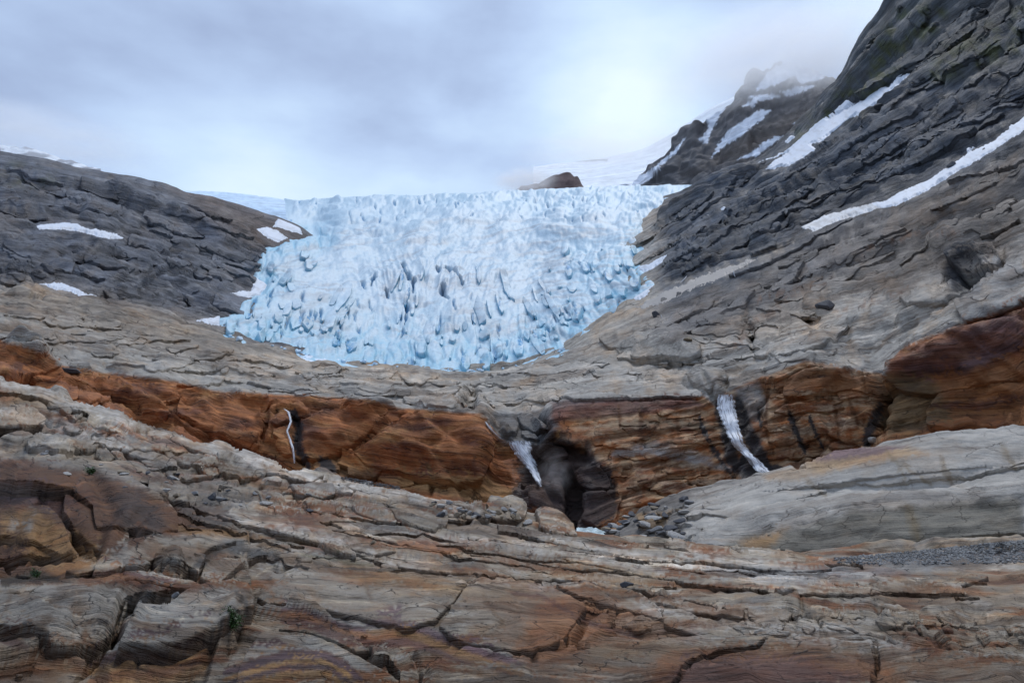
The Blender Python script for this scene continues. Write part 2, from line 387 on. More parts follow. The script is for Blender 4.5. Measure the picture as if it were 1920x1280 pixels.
def mat_plain(name, col, rough=0.7, var=0.1, scale=3.0, bump=0.0, sss=0.0):
    m = bpy.data.materials.new(name); m.use_nodes = True
    nt = m.node_tree; N = nt.nodes; L = nt.links; b = N['Principled BSDF']
    tc = N.new('ShaderNodeTexCoord'); n = N.new('ShaderNodeTexNoise'); n.inputs['Scale'].default_value = scale; n.inputs['Detail'].default_value = 7; n.inputs['Roughness'].default_value = 0.6
    L.new(tc.outputs['Object'], n.inputs[0])
    cr = N.new('ShaderNodeMapRange'); cr.inputs[1].default_value = 0.3; cr.inputs[2].default_value = 0.7; cr.inputs[3].default_value = 1 - var; cr.inputs[4].default_value = 1 + var
    L.new(n.outputs[0], cr.inputs[0])
    vm = N.new('ShaderNodeVectorMath'); vm.operation = 'SCALE'; vm.inputs[0].default_value = col; L.new(cr.outputs[0], vm.inputs['Scale'])
    L.new(vm.outputs[0], b.inputs['Base Color']); b.inputs['Roughness'].default_value = rough
    if bump:
        bp = N.new('ShaderNodeBump'); bp.inputs['Strength'].default_value = 0.7; bp.inputs['Distance'].default_value = bump
        L.new(n.outputs[0], bp.inputs['Height']); L.new(bp.outputs[0], b.inputs['Normal'])
    return m
SNOW = mat_plain('old snow', (0.78, 0.82, 0.88), 0.6, 0.06, 0.05, 0.3)

# ------------------------------------------------------------------ rock relief shared by all bedrock
def ledges(u, Sx, lam, amp, seed, warp=1.0, riser=0.16, keep=0.5):
    q = Sx / lam + warp * fbm(u / 480, Sx / 160, seed, 3) + 0.16 * fbm(u / 110, Sx / 40, seed + 9, 3)
    i = np.floor(q); f = q - i
    rnd = h1(i, seed + 3)
    m = ss(0.5 - keep, 0.95 - keep * 0.6, 0.5 + 0.7 * pn(u / 330 + rnd * 50, i * 0.731, seed + 5) + (rnd - 0.5) * 0.5)
    prof = ss(0, riser, f) - f
    return amp * (0.4 + 1.1 * rnd) * m * prof - amp * 0.22 * np.exp(-(np.minimum(f, 1 - f) / 0.06) ** 2), i, f
def facets(u, v, lam_u, lam_v, amp, seed, groove=0.12, wp=0.45, th=0.8):
    x = u / lam_u; y = v / lam_v
    x = x + wp * fbm(u / lam_u * 0.8, v / lam_v * 0.8, seed, 2); y = y + wp * fbm(u / lam_u * 0.8 + 9, v / lam_v * 0.8, seed + 4, 2)
    F1, F2, ID, OX, OY = worley(x, y, seed)
    tx = h1(ID, seed + 11) - 0.5; ty = h1(ID, seed + 12) - 0.5; hh = h1(ID, seed + 13) - 0.5
    edge = ss(0.0, max(0.16, 5.0 / lam_u), F2 - F1)
    return amp * ((hh * th + (tx * OX + ty * OY) * 1.8) * edge - groove * (1 - edge)), 1 - edge, ID

# ================================================================== MAIN SLOPES (rust cliff, plateau, both mountain sides)
GREY = np.array((0.375, 0.345, 0.30)); RUST = np.array((0.27, 0.115, 0.042)); OCHRE = np.array((0.37, 0.215, 0.085))
MAROON = np.array((0.105, 0.05, 0.042)); PURPLE = np.array((0.125, 0.075, 0.085)); DARK = np.array((0.035, 0.033, 0.036))
PALE = np.array((0.42, 0.40, 0.37)); BLUEGREY = np.array((0.115, 0.12, 0.135)); BUFF = np.array((0.36, 0.28, 0.18))
BLACK = np.array((0.026, 0.023, 0.023)); MOSS = np.array((0.045, 0.052, 0.016))

SNOW_OUTLINES = [
 [(1712,118),(1702,142),(1672,170),(1650,195),(1620,212),(1590,225),(1545,262),(1520,272),(1535,285),(1510,298),(1480,312),(1435,318),(1450,305),(1480,285),(1420,306),(1470,285),(1500,262),(1530,232),(1560,222),(1590,205),(1630,180),(1640,160),(1665,165),(1690,138)],
 [(1930,212),(1905,232),(1870,262),(1820,285),(1790,305),(1745,335),(1700,355),(1660,375),(1630,382),(1640,390),(1680,385),(1730,362),(1790,325),(1850,290),(1900,258),(1930,240)],
 [(1640,380),(1600,390),(1560,400),(1530,412),(1505,425),(1525,432),(1500,448),(1530,440),(1570,415),(1610,402),(1650,390)],
 [(1380,302),(1400,292),(1440,268),(1468,255),(1452,272),(1425,290),(1400,303)],
 [(1470,268),(1482,255),(1492,256),(1478,268)],
 [(1195,500),(1215,496),(1240,482),(1265,472),(1250,485),(1225,503),(1205,512)],
 [(1185,545),(1222,528),(1225,536),(1200,560),(1185,560)],
 [(1310,418),(1330,404),(1338,406),(1320,415),(1305,432)],
 [(1350,393),(1358,387),(1366,389),(1355,395)],
 [(1190,578),(1250,545),(1330,512),(1400,490),(1430,482),(1400,500),(1330,530),(1280,550),(1240,572)],
 [(68,425),(85,420),(120,419),(145,421),(160,428),(200,436),(235,446),(220,449),(190,446),(150,434),(110,430),(75,431)],
 [(68,533),(100,531),(115,530),(130,537),(145,541),(160,550),(183,556),(150,553),(130,546),(100,541)],
 [(522,398),(535,395),(548,402),(558,420),(566,440),(545,434),(528,428),(512,425),(518,412)],
 [(482,430),(500,426),(520,432),(540,446),(520,455),(498,444)],
 [(412,554),(440,547),(470,545),(480,520),(500,525),(510,540),(492,552),(465,558),(440,562),(428,560)],
 [(366,600),(385,597),(412,594),(412,612),(390,606)],
 [(560,668),(600,664),(640,670),(650,678),(600,680),(575,676)]]
UC = axis(-40, 1960, 2.2, -700, 2700)
C = Sheet(UC, [
 [(-700,760,80),(0,790,80),(300,900,80),(540,960,80),(900,1010,80),(1070,1075,80),(1290,1000,82),(1440,960,90),(1650,900,95),(1920,870,95),(2700,700,95)],
 [(-700,690,135),(0,706,130),(100,728,128),(200,768,125),(330,812,120),(480,868,115),(560,888,112),(700,908,105),(900,938,98),(1000,972,95),(1070,1020,92),(1150,975,95),(1290,925,105),(1380,903,108),(1440,887,110),(1520,870,112),(1650,834,112),(1760,810,112),(1920,798,112),(2700,650,110)],
 [(-700,600,150),(0,640,148),(100,680,146),(200,704,143),(330,718,138),(400,735,136),(500,741,132),(600,747,127),(740,766,121),(905,776,112),(925,820,112),(1010,820,112),(1030,765,113),(1100,757,114),(1300,744,118),(1370,722,121),(1450,702,122),(1510,678,123),(1640,704,123),(1665,684,122),(1700,652,121),(1800,612,120),(1920,572,120),(2700,330,115)],
 [(-700,540,200),(0,600,190),(200,645,190),(400,692,180),(600,715,170),(800,737,160),(900,748,158),(960,752,158),(1100,728,158),(1200,715,160),(1350,688,160),(1500,650,160),(1700,590,160),(1920,510,160),(2700,200,150)],
 [(-700,480,270),(0,560,260),(200,592,260),(400,642,260),(600,688,270),(800,714,280),(950,712,280),(1100,662,270),(1300,600,260),(1500,545,250),(1700,485,240),(1920,400,230),(2700,60,220)],
 [(-700,430,350),(0,530,330),(200,556,340),(400,614,370),(500,652,400),(700,690,420),(950,698,420),(1060,650,420),(1120,605,430),(1250,530,430),(1400,475,400),(1600,405,370),(1800,325,340),(1920,265,330),(2700,-150,300)],
 [(-700,330,450),(0,450,420),(200,482,450),(400,562,500),(500,602,520),(700,645,560),(1000,645,560),(1150,565,560),(1210,500,560),(1300,450,560),(1500,372,540),(1700,275,500),(1920,130,470),(2700,-500,420)],
 [(-700,240,620),(0,370,600),(200,402,620),(400,472,700),(500,522,750),(700,560,800),(1000,560,800),(1200,472,800),(1290,402,800),(1450,330,780),(1600,230,740),(1800,60,700),(1920,-20,680),(2700,-800,600)],
 [(-700,120,900),(-100,262,900),(0,280,900),(60,290,910),(130,302,930),(200,314,950),(240,319,960),(310,332,990),(350,348,1000),(400,358,1030),(440,373,1050),(480,384,1060),(520,395,1080),(560,412,1100),(588,438,1110),(600,440,1120),(640,400,1300),(1000,390,1400),(1200,372,1250),(1260,358,1150),(1290,350,1100),(1330,335,1090),(1400,306,1080),(1440,281,1080),(1470,251,1080),(1500,220,1080),(1530,182,1060),(1575,135,1050),(1590,110,1050),(1600,75,1050),(1625,38,1040),(1660,0,1000),(1750,-130,980),(1920,-330,900),(2700,-1200,800)],
 [(-700,300,1300),(0,420,1300),(560,540,1500),(640,500,1700),(1290,500,1500),(1500,380,1500),(1660,200,1400),(1920,-100,1300),(2700,-900,1200)],
], [14, 80, 50, 40, 40, 60, 60, 60, 10], sm_u=2.0, sm_r=2.5)
def band(sheet, a, b, soft=0.12):
    return ss(a - soft, a + soft, sheet.t) * (1 - ss(b - soft, b + soft, sheet.t))
u, Sx = C.u, C.S
sideL = 1 - ss(350, 650, u); sideR = ss(1150, 1400, u)
cliff = band(C, 0.6, 2.0, 0.12); plat = band(C, 2.05, 4.6, 0.2); mount = ss(4.4, 5.2, C.t)
topd = 1 - 0.8 * ss(7.2, 8.0, C.t) * (1 - 0.6 * sideR)
A2 = u * 0.96 - Sx * 0.28 * np.sign(900 - u)
d = 0
d = d + 10 * bil(u / 210, Sx / 70, 1, 2, 0.5) * (1 - cliff)
L1, _, _ = ledges(u, Sx, 26, 9, 11, 1.6); L2, _, _ = ledges(u, Sx, 11, 4.2, 21, 1.2, keep=0.6); L3, _, _ = ledges(u, Sx, 48, 16, 27, 1.6, riser=0.25)
d = d + (L1 * 1.1 + L2 * 1.0) * (1 - 0.55 * cliff) * (1 + 0.9 * sideR * plat) * (1 - 0.55 * plat * (1 - sideR)) + L3 * (1 - 0.5 * cliff) * (0.5 + 0.9 * mount * (sideL + sideR))
def blend(a, b, w): return a * (1 - w) + b * w
fa = blend(facets(u, Sx, 80, 16, 13, 33)[0], facets(u + 0.5 * Sx, Sx * 1.1 - 0.2 * u, 120, 75, 34, 34, 0.05, 0.7, 0.4)[0], cliff)
fb_ = blend(facets(u, Sx, 32, 7, 5, 37)[0], facets(u - 0.5 * Sx, Sx + 0.2 * u, 50, 30, 10, 38, 0.05, 0.7, 0.4)[0], cliff)
fc = blend(facets(u, Sx, 170, 40, 22, 39)[0], facets(u, Sx, 220, 100, 40, 40, 0.05, 0.6, 0.5)[0], cliff); ff = facets(u, Sx, 13, 4, 2.2, 43)[0]
rw_ = cliff * ss(1010, 1050, u) * (1 - ss(1360, 1400, u))
d = d + (fa + fb_ + 0.8 * fc) * (0.75 + 0.45 * cliff - 0.7 * rw_ + 0.15 * mount) + ff * 0.8
L4, _, _ = ledges(u, Sx, 13, 7, 47, 0.8, keep=0.6); L5, _, _ = ledges(u, Sx, 30, 10, 49, 1.0, keep=0.5)
d = d + cliff * (L4 * 0.1 + L5 * 0.2) + rw_ * (L4 * 0.8 + L5)
mt = mount
d = d + mt * (14 * bil(A2 / 170, Sx / 44, 61, 3, 0.55) * (1 - 1.6 * ss(1250, 1500, u)) + 7 * bil(A2 / 70, Sx / 14, 67, 4, 0.6))
L6, _, _ = ledges(A2, Sx, 20, 9, 51, 1.3, keep=0.6); L7, _, _ = ledges(A2, Sx, 8, 3.4, 53, 1.0, keep=0.65); d = d + mt * (L6 + L7)
d = d + plat * 9 * bil(u / 90, Sx / 18, 71, 4, 0.6)
L8, _, _ = ledges(u, Sx, 17, 8, 55, 1.4, keep=0.5); d = d + plat * L8
d = level(d)
Sd = Sx + d

C.d += d * topd
# left rust band: the big overhanging boulder face, joints, the smooth boulder right
C.block([(660,848),(790,770),(905,777),(918,850),(900,905),(800,895),(700,875)], 26, 18, 6, (0.05, -0.05))
C.block([(560,800),(640,755),(740,765),(760,790),(640,845),(570,860)], 14, 12, 6)
C.block([(0,640),(90,668),(105,690),(60,706),(0,690)], 24, 10, 5)
C.crack([(495,752),(500,790),(490,835)], 7, 16); C.crack([(545,765),(560,800),(552,840),(570,870)], 9, 18)
C.crack([(660,860),(720,815),(800,770)], 5, 12); C.crack([(640,790),(660,840)], 4, 9)
C.dome(1800, 720, 170, 120, -28, 34, 0.7); C.dome(1880, 640, 170, 60, -20, 20, 0.7)
C.block([(1490,700),(1560,685),(1650,715),(1655,800),(1560,845),(1400,870),(1390,740)], 20, 16, 6)
C.crack([(1668,690),(1660,750),(1655,800),(1645,830)], 12, 46, 3)
C.crack([(1500,735),(1560,728),(1600,715),(1640,730)], 4, 9)
# gorge: recess that carries the fall, then the slot
C.shove([(918,790),(1015,790),(1040,820),(1090,850),(1085,985),(1040,985),(1000,930),(975,880),(940,845)], 4, 22)
C.crack([(1068,890),(1075,930),(1076,990)], 17, 46, 5)
C.dome(1132, 905, 28, 20, 20, -18, 0.6); C.dome(992, 912, 13, 9, 30, -18, 0.6); C.dome(862, 852, 7, 5, 0, -14, 0.6)
C.dome(1060, 880, 30, 60, 0, 8, 0.6)
C.step([(1180,663),(1205,664),(1240,670),(1290,672),(1318,664)], 16, 12); C.step([(1170,658),(1240,636),(1300,640),(1322,655)], 8, 14, up=True)
C.step([(1060,722),(1150,714),(1250,714),(1330,738)], 8, 12); C.step([(1150,742),(1240,738),(1330,742)], 7, 8); C.step([(1290,706),(1340,692),(1362,690)], 12, 10, up=True)
C.step([(1410,664),(1500,640),(1600,600),(1640,590)], 9, 12); C.step([(1460,610),(1560,596),(1640,570)], 9, 10); C.step([(1560,640),(1700,610),(1780,580)], 9, 14)
C.step([(1690,545),(1740,520),(1790,530),(1830,560)], 16, 14); C.step([(1820,560),(1870,520),(1920,490)], 12, 16); C.step([(1540,560),(1610,540),(1660,520)], 9, 9)
C.step([(900,735),(960,720),(1060,700),(1140,700)], 8, 12); C.step([(600,722),(700,716),(820,730)], 7, 9); C.step([(300,690),(400,700),(520,716)], 8, 9); C.step([(100,640),(160,625),(230,640),(300,662)], 12, 12)
C.step([(40,620),(110,610),(160,630)], 9, 10); C.step([(240,630),(330,640),(420,665)], 8, 10); C.step([(520,690),(640,700),(760,704)], 6, 8); C.step([(930,800),(970,780),(1030,790)], 9, 8)
C.step([(0,560),(160,590),(340,620),(480,660)], 6, 12)
# plateau holes and humps
C.dome(880, 752, 17, 24, 0, -46, 0.5); C.dome(850, 742, 14, 9, 10, -16, 0.5)
C.crack([(868,772),(880,740),(890,722)], 12, 30)
C.dome(905, 795, 16, 10, 0, 8)
C.dome(1245, 650, 78, 24, -6, 26, 0.55); C.dome(1335, 712, 55, 24, -12, 18, 0.6); C.crack([(1325,728),(1345,745),(1365,720)], 6, 18)
C.dome(1240, 668, 45, 7, 2, -14, 0.6); C.dome(1530, 580, 24, 16, -10, 14, 0.5); C.crack([(1410,655),(1408,625),(1398,600)], 7, 20)
C.dome(1812, 515, 34, 40, 10, -50, 0.5); C.step([(1760,500),(1800,478),(1850,470),(1880,480)], 34, 22); C.dome(1800, 455, 60, 22, -15, 20, 0.5); C.dome(1600, 625, 90, 32, -20, 14, 0.6)
C.dome(1500, 665, 70, 22, -20, 12, 0.6); C.dome(1700, 470, 30, 14, -30, 14, 0.5); C.dome(1720, 575, 60, 30, -25, 16, 0.6)
for k in range(26):   # rounded hummocks and small hollows over the polished plateau
    x = 20 + 1500 * h1(k, 5); y = 612 + 95 * h1(k, 6) + (55 if 500 < x < 1100 else 0) - (x > 1150) * 20
    C.dome(float(x), float(y), 26 + 60 * float(h1(k, 7)), 7 + 12 * float(h1(k, 8)), 6 if x < 900 else -14, float(9 * (h1(k, 9) - 0.3)), 0.6)
C.crack([(1500,420),(1440,455),(1390,470),(1330,500)], 5, 16); C.crack([(1560,500),(1460,535),(1400,580),(1385,640)], 5, 10)
C.crack([(1920,330),(1800,385),(1660,440),(1560,470)], 5, 12); C.crack([(1290,500),(1350,478),(1420,440)], 4, 12)
C.crack([(1195,500),(1200,470),(1222,440),(1240,410)], 6, 14)
for p in ([(1260,480),(1400,420),(1560,345),(1700,290)], [(1300,430),(1450,370),(1600,290),(1760,190)], [(1480,480),(1620,420),(1760,340),(1920,270)], [(1420,390),(1560,320),(1720,230),(1920,110)]):
    C.crack(p, 6, 13, 8)
for p in ([(0,395),(120,420),(200,445),(330,480)], [(0,500),(150,470),(250,480),(330,520)], [(180,370),(300,400),(420,470),(480,480)], [(60,560),(200,545),(330,560),(420,575)], [(240,520),(330,505),(420,530)]):
    C.crack(p, 7, 13, 8)
GO = [(1262,366),(1230,395),(1215,430),(1205,490),(1215,525),(1150,570),(1090,615),(1050,640),(1000,660),(950,675),(830,680),(650,662),(560,640),(500,625),(440,612),(440,590),(500,560),(500,500),(530,470),(600,445),(620,410),(900,380)]
q = Sub(C.u, C.v, GO, 40); C.d[q.m] = C.d[q.m] * (1 - 0.95 * ss(-32, 0, poly_sd(q.u, q.v, GO)))
for p_ in SNOW_OUTLINES:      # the ground is a smooth hollow where snow has stayed
    q = Sub(C.u, C.v, p_, 30); C.d[q.m] = C.d[q.m] * (1 - 0.85 * ss(-16, 3, poly_sd(q.u, q.v, p_))) - 1.5 * ss(-10, 6, poly_sd(q.u, q.v, p_))
Sd = Sx + C.d
fine = 2.2 * fbm(u / 16, Sx / 8, 81, 3, 0.6) * (0.5 + 0.6 * mt) + 2.6 * fbm(u / 34, Sx / 14, 85, 3) + ledges(u, Sx, 13, 3.0, 89, 0.8, keep=0.5)[0] * (1 - 0.6 * cliff) * (0.4 + 0.6 * mt)
C.finish(fine * topd); C.H = Sd
pu, pv = C.pu, C.pv
# ---- colour of the rock
n_big = fbm(pu / 170, pv / 90, 201, 4); n_str = fbm(u / 160, (Sx + C.d) / 14.0, 205, 2, 0.6); n_mid = fbm(pu / 40, pv / 22, 211, 4, 0.6)
tone = 1 + 0.22 * n_big + 0.16 * n_str + 0.18 * n_mid
left_m = (BLUEGREY * 1.0); right_m = np.array((0.085, 0.094, 0.110))
w = (mount * (1 - ss(560, 700, C.u)))[..., None]
C.col[:] = GREY * np.array((1.0, 0.99, 0.98))
C.col[:] = C.col * (1 - w) + left_m * 1.15 * w
hi = ss(0.1, 0.45, (1 - ss(-60, 60, (pv - (690 - (pu - 1150) * 0.46)))) * sideR)      # darker, wetter rock high on the right
C.col[:] = C.col * (1 - hi[..., None]) + right_m * hi[..., None]
brown = ss(-0.05, 0.35, n_big + 0.5 * n_mid)[..., None] * ss(2.0, 3.0, C.t)[..., None] * 0.5
C.col[:] = C.col * (1 - brown) + C.col * np.array((1.12, 0.93, 0.74)) * brown
mid = band(C, 3.6, 5.2, 0.8)[..., None] * 0.3
C.col[:] = C.col * (1 - mid) + C.col * np.array((0.80, 0.74, 0.66)) * mid
C.tint([(1180,600),(1300,560),(1500,470),(1920,300),(1920,520),(1700,560),(1560,560),(1400,640),(1250,640)], (0.22,0.19,0.16), 0.6, 26, 30, beds=10)
C.tint([(1480,440),(1700,370),(1920,270),(1920,440),(1700,520),(1560,520)], (0.14,0.115,0.095), 0.55, 26, 34, beds=12)
C.tint([(0,520),(150,540),(400,600),(520,660),(420,690),(200,640),(0,590)], (0.24,0.19,0.14), 0.6, 26, 26)
C.tint([(300,330),(400,358),(590,440),(560,470),(470,470),(380,400)], (0.12,0.088,0.072), 0.8, 20, 20)
C.tint([(1640,0),(1920,-20),(1920,120),(1800,150),(1700,150),(1480,300),(1430,300),(1560,160),(1600,60)], (0.07,0.075,0.078), 0.75, 24, 26)
mossm = np.clip(fbm(pu / 40, pv / 26, 221, 4, 0.6) * 3 + 0.3, 0, 1) * 0.9
def moss(pts, a=0.8):
    q = Sub(pu, pv, pts, 30); D = poly_sd(q.u + 14 * fbm(q.u / 25, q.v / 25, 3, 3), q.v, pts); ww = (ss(-14, 14, D) * mossm[q.m] * a)[:, None]
    C.col[q.m] = C.col[q.m] * (1 - ww) + np.array((0.078, 0.082, 0.028)) * ww
moss([(1680,20),(1790,0),(1740,90),(1700,110),(1640,200),(1530,260),(1480,290),(1500,240),(1580,160),(1640,80)], 1.0)
moss([(1760,90),(1920,10),(1920,100),(1850,130),(1740,160)], 0.9); moss([(0,300),(60,310),(120,340),(60,350),(0,345)], 0.7)
for p in ([(1620,170),(1560,260),(1500,300)], [(1700,270),(1560,330),(1460,370)], [(1800,300),(1660,350),(1520,420)], [(1870,180),(1760,230),(1640,300)], [(1500,330),(1420,380),(1330,420)]):
    C.stroke(p, 26, (0.055,0.06,0.072), 0.7, 14, 30, rough=0.42, broken=0.3)
sb = band(C, 4.6, 8.2, 0.3) * np.maximum(sideL, sideR)
C.rough[:] = 0.85 - 0.28 * sb * ss(-0.2, 0.5, n_mid)
C.stroke([(1210,530),(1300,525),(1400,490),(1500,450)], 14, (0.33,0.28,0.22), 0.6, 10, broken=0.4)
C.stroke([(0,345),(120,345),(220,352)], 6, (0.26,0.25,0.24), 0.5, 8, broken=0.2)
C.stroke([(560,668),(700,690),(950,705),(1050,668)], 10, (0.15,0.13,0.11), 0.5, 6, broken=0.2)
for p in ([(1480,560),(1420,600),(1380,650)], [(1560,520),(1500,545),(1420,560)], [(1620,470),(1720,440),(1800,430)], [(1700,545),(1560,590)]):
    C.stroke(p, 10, (0.20,0.10,0.05), 0.55, 10, broken=0.1)
C.col *= (1 + (tone[..., None] - 1))
# rust band
e_top = [(-200,610),(0,638),(90,662),(110,684),(200,700),(330,714),(400,733),(500,738),(600,743),(700,750),(745,765),(800,768),(905,775),(920,800),(950,830),(1000,835),(1020,790),(1040,766),(1100,757),(1200,748),(1320,742),(1340,760),(1365,735),(1400,718),(1450,700),(1510,676),(1640,700),(1660,702),(1668,676),(1700,648),(1800,608),(1920,570),(2200,480)]
e_bot = [(2200,860),(1920,830),(1440,930),(1290,980),(1150,1050),(1000,1050),(700,980),(300,880),(0,780),(-200,760)]
C.tint(e_top + e_bot, RUST * 1.15, 1.0, 3, 6, 24)
m = np.zeros(C.u.shape, bool)
q = Sub(C.pu, C.pv, e_top + e_bot, 1); Dr = poly_sd(q.u, q.v, e_top + e_bot); rw = ss(-2, 4, Dr)
nb = fbm(q.u / 70, q.v / 22, 301, 4, 0.6); nc = fbm(q.u / 26, q.v / 12, 305, 4, 0.6); nd = fbm(q.u / 90, q.v / 30, 309, 4)
cc = C.col[q.m]
def mixin(cc, col, w): w = np.clip(w, 0, 1)[:, None]; return cc * (1 - w) + np.asarray(col) * w
vr = fbm(q.u / 9, q.v / 50, 313, 3, 0.6)
cc = mixin(cc, OCHRE, ss(-0.05, 0.5, nb) * rw * 0.75)
cc = mixin(cc, MAROON, ss(0.0, 0.45, -nd) * rw * 0.7)
right_wall = ss(1030, 1120, q.u) * (1 - ss(1640, 1680, q.u))
cc = mixin(cc, BUFF * 1.05, ss(-0.2, 0.3, nc + 0.4 * nb) * rw * right_wall * 0.85)
cc = mixin(cc, np.array((0.42,0.36,0.27)), ss(-0.1, 0.35, fbm(q.u / 80, q.v / 12, 317, 4)) * rw * right_wall * 0.65)
cc = mixin(cc, RUST * 0.7, ss(0.1, 0.5, vr) * rw * right_wall * 0.5)
cc = cc * (1 + 0.3 * nc[:, None] * rw[:, None]) * (1 + rw[:, None] * (np.array((1.08, 0.92, 0.80)) - 1))
C.col[q.m] = cc
C.tint([(1030,752),(1300,742),(1320,760),(1200,775),(1040,790)], MAROON * 1.2, 0.8, 5, 10)
C.tint([(700,895),(900,890),(980,925),(1000,960),(860,935)], OCHRE * 0.9, 0.75, 8, 14)
C.tint([(560,880),(480,840),(600,850),(700,880),(700,905)], OCHRE * 0.8, 0.6, 8, 10)
C.tint([(1380,730),(1420,715),(1440,760),(1420,790),(1390,780)], PALE * 0.85, 0.8, 6, 8)
C.tint([(1500,690),(1640,705),(1650,740),(1500,730),(1440,745)], RUST * 0.9, 0.9, 6, 10)
C.tint([(1665,690),(1700,655),(1920,575),(1920,700),(1760,720),(1700,740)], PURPLE * 1.0, 0.55, 18, 26)
C.tint([(1670,700),(1760,720),(1790,790),(1660,825),(1650,790)], np.array((0.15,0.12,0.06)), 0.7, 14, 16)
C.tint([(1760,700),(1920,660),(1920,800),(1790,790)], RUST * 1.15, 0.85, 16, 20)
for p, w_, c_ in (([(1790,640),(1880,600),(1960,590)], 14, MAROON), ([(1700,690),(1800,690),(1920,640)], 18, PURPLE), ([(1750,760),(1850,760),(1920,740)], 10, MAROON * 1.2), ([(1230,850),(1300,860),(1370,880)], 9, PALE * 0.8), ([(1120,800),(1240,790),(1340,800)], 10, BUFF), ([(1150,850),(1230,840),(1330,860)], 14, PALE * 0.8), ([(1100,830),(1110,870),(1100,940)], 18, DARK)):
    C.stroke(p, w_, c_, 0.7, 8)
for k in range(8):
    y = 790 + k * 17; C.stroke([(1150,y),(1240,y - 4),(1330,y + 4),(1380,y + 12)], 4, RUST * (0.6 if k % 2 else 0.9), 0.7, 6, broken=0.2)
C.tint([(1772,490),(1800,470),(1850,466),(1862,500),(1845,545),(1805,562),(1775,535)], np.array((0.045,0.048,0.055)), 0.9, 6, 12)
C.tint([(1830,520),(1920,470),(1920,570),(1850,590),(1800,590)], PALE * 0.8, 0.6, 10, 14)
# wet black rock beside the falls, mineral streaks
for p, w_ in (([(1384,752),(1396,800),(1440,880)], 20), ([(1346,758),(1362,800),(1372,860),(1400,900)], 20), ([(1395,860),(1420,895),(1460,880)], 26), ([(1480,770),(1492,810),(1510,845)], 9), ([(1518,780),(1532,815),(1545,840)], 6), ([(1310,780),(1325,820),(1350,860),(1375,895)], 6),
              ([(548,770),(562,800),(556,830),(580,880)], 12), ([(600,860),(630,885)], 14), ([(1650,760),(1635,800),(1625,835)], 16), ([(1420,770),(1428,800)], 5)):
    C.stroke(p, w_ * 0.85, BLACK * 1.3, 0.95, 7, 12, rough=0.3, hard=2.4)
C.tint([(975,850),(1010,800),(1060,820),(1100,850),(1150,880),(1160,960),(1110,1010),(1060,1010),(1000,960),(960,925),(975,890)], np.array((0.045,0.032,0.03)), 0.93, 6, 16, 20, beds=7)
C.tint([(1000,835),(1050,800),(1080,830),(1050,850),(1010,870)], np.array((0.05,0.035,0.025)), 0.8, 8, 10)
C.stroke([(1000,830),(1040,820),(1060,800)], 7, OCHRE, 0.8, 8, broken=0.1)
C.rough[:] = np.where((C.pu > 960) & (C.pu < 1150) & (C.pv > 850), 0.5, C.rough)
C.tint([(925,770),(1030,768),(1045,800),(1010,835),(940,832)], np.array((0.15,0.145,0.14)), 0.8, 5, 8, beds=8)
for p in ([(1440,730),(1436,800),(1450,850)], [(1560,740),(1570,790),(1575,830)], [(1590,740),(1610,800)], [(1470,735),(1480,770)], [(1160,760),(1162,800)], [(1200,765),(1204,830)], [(1270,780),(1274,840)]):
    C.stroke(p, 5, RUST * 0.55, 0.75, 5)
C.col = np.clip(C.col, 0.008, 0.75)

# split the one skin into its bodies
Q = grid_quads(*C.u.shape); tq = C.t[:-1, :-1]; uq = C.u[:-1, :-1]
def sub_mesh(sh, name, mask, mat, kind='structure', label=None):
    q_ = grid_quads(*sh.u.shape)[mask].reshape(-1, 4)
    o = to_mesh(name, sh.P.reshape(-1, 3), q_, mat, sh.col.reshape(-1, 3), sh.rough.ravel(), np.stack([sh.u.ravel(), getattr(sh, 'H', sh.S + sh.d).ravel()], -1))
    tag(o, label, None, None, kind); return o
jag = 0.25 * fbm(uq / 80, C.S[:-1, :-1] / 60, 401, 3)
m_mount = tq + jag > 5.0
m_cliff = tq < 2.04
sub_mesh(C, 'cliff', m_cliff, ROCK_CLIFF, label='rust stained cliff of wet bedrock with a dark gorge cut through it')
sub_mesh(C, 'plateau', ~m_cliff & ~m_mount, ROCK_CLIFF, label='polished pale grey bedrock plateau between the rust cliff and the glacier')
sub_mesh(C, 'mountain', m_mount & (uq < 820), ROCK_FAR, label='dark grey ice scoured mountainside left of the glacier')
sub_mesh(C, 'mountain', m_mount & (uq >= 820), ROCK_FAR, label='steep dark mountainside right of the glacier, with mossy cliffs on top')

# ================================================================== RIGHT BLOCK (grey whaleback above the gravel)
UB = axis(1120, 1960, 2.2, 1110, 2700)
B = Sheet(UB, [
 [(1110,1060,58),(1300,1060,57),(1920,1050,55),(2700,1000,50)],
 [(1110,1035,64),(1150,1030,63),(1270,1024,62),(1400,1034,60),(1560,1044,58),(1700,1032,58),(1920,1010,58),(2700,960,52)],
 [(1110,1034,66),(1150,1026,65),(1280,1006,66),(1400,1000,66),(1500,972,64.5),(1600,942,63.5),(1700,934,63.5),(1800,930,63.5),(1920,913,62.5),(2700,800,58)],
 [(1110,1033,69),(1150,1020,69),(1290,975,73),(1400,948,73),(1560,930,70),(1700,918,70),(1920,903,70),(2700,780,66)],
 [(1110,1032,75),(1150,1008,77),(1300,945,81),(1420,905,81),(1520,882,79),(1650,853,79),(1760,832,79),(1920,822,79),(2700,700,75)],
 [(1110,1031,82),(1150,1000,84),(1200,952,86),(1290,916,88),(1380,896,88),(1440,884,88),(1520,861,86),(1650,831,86),(1760,806,86),(1920,795,86),(2700,660,84)],
 [(1110,1060,95),(1290,990,96),(1440,950,96),(1650,900,94),(1920,860,94),(2700,720,92)],
], [8, 50, 22, 30, 40, 8], sm_u=2.5, sm_r=2)
u, Sx = B.u, B.S
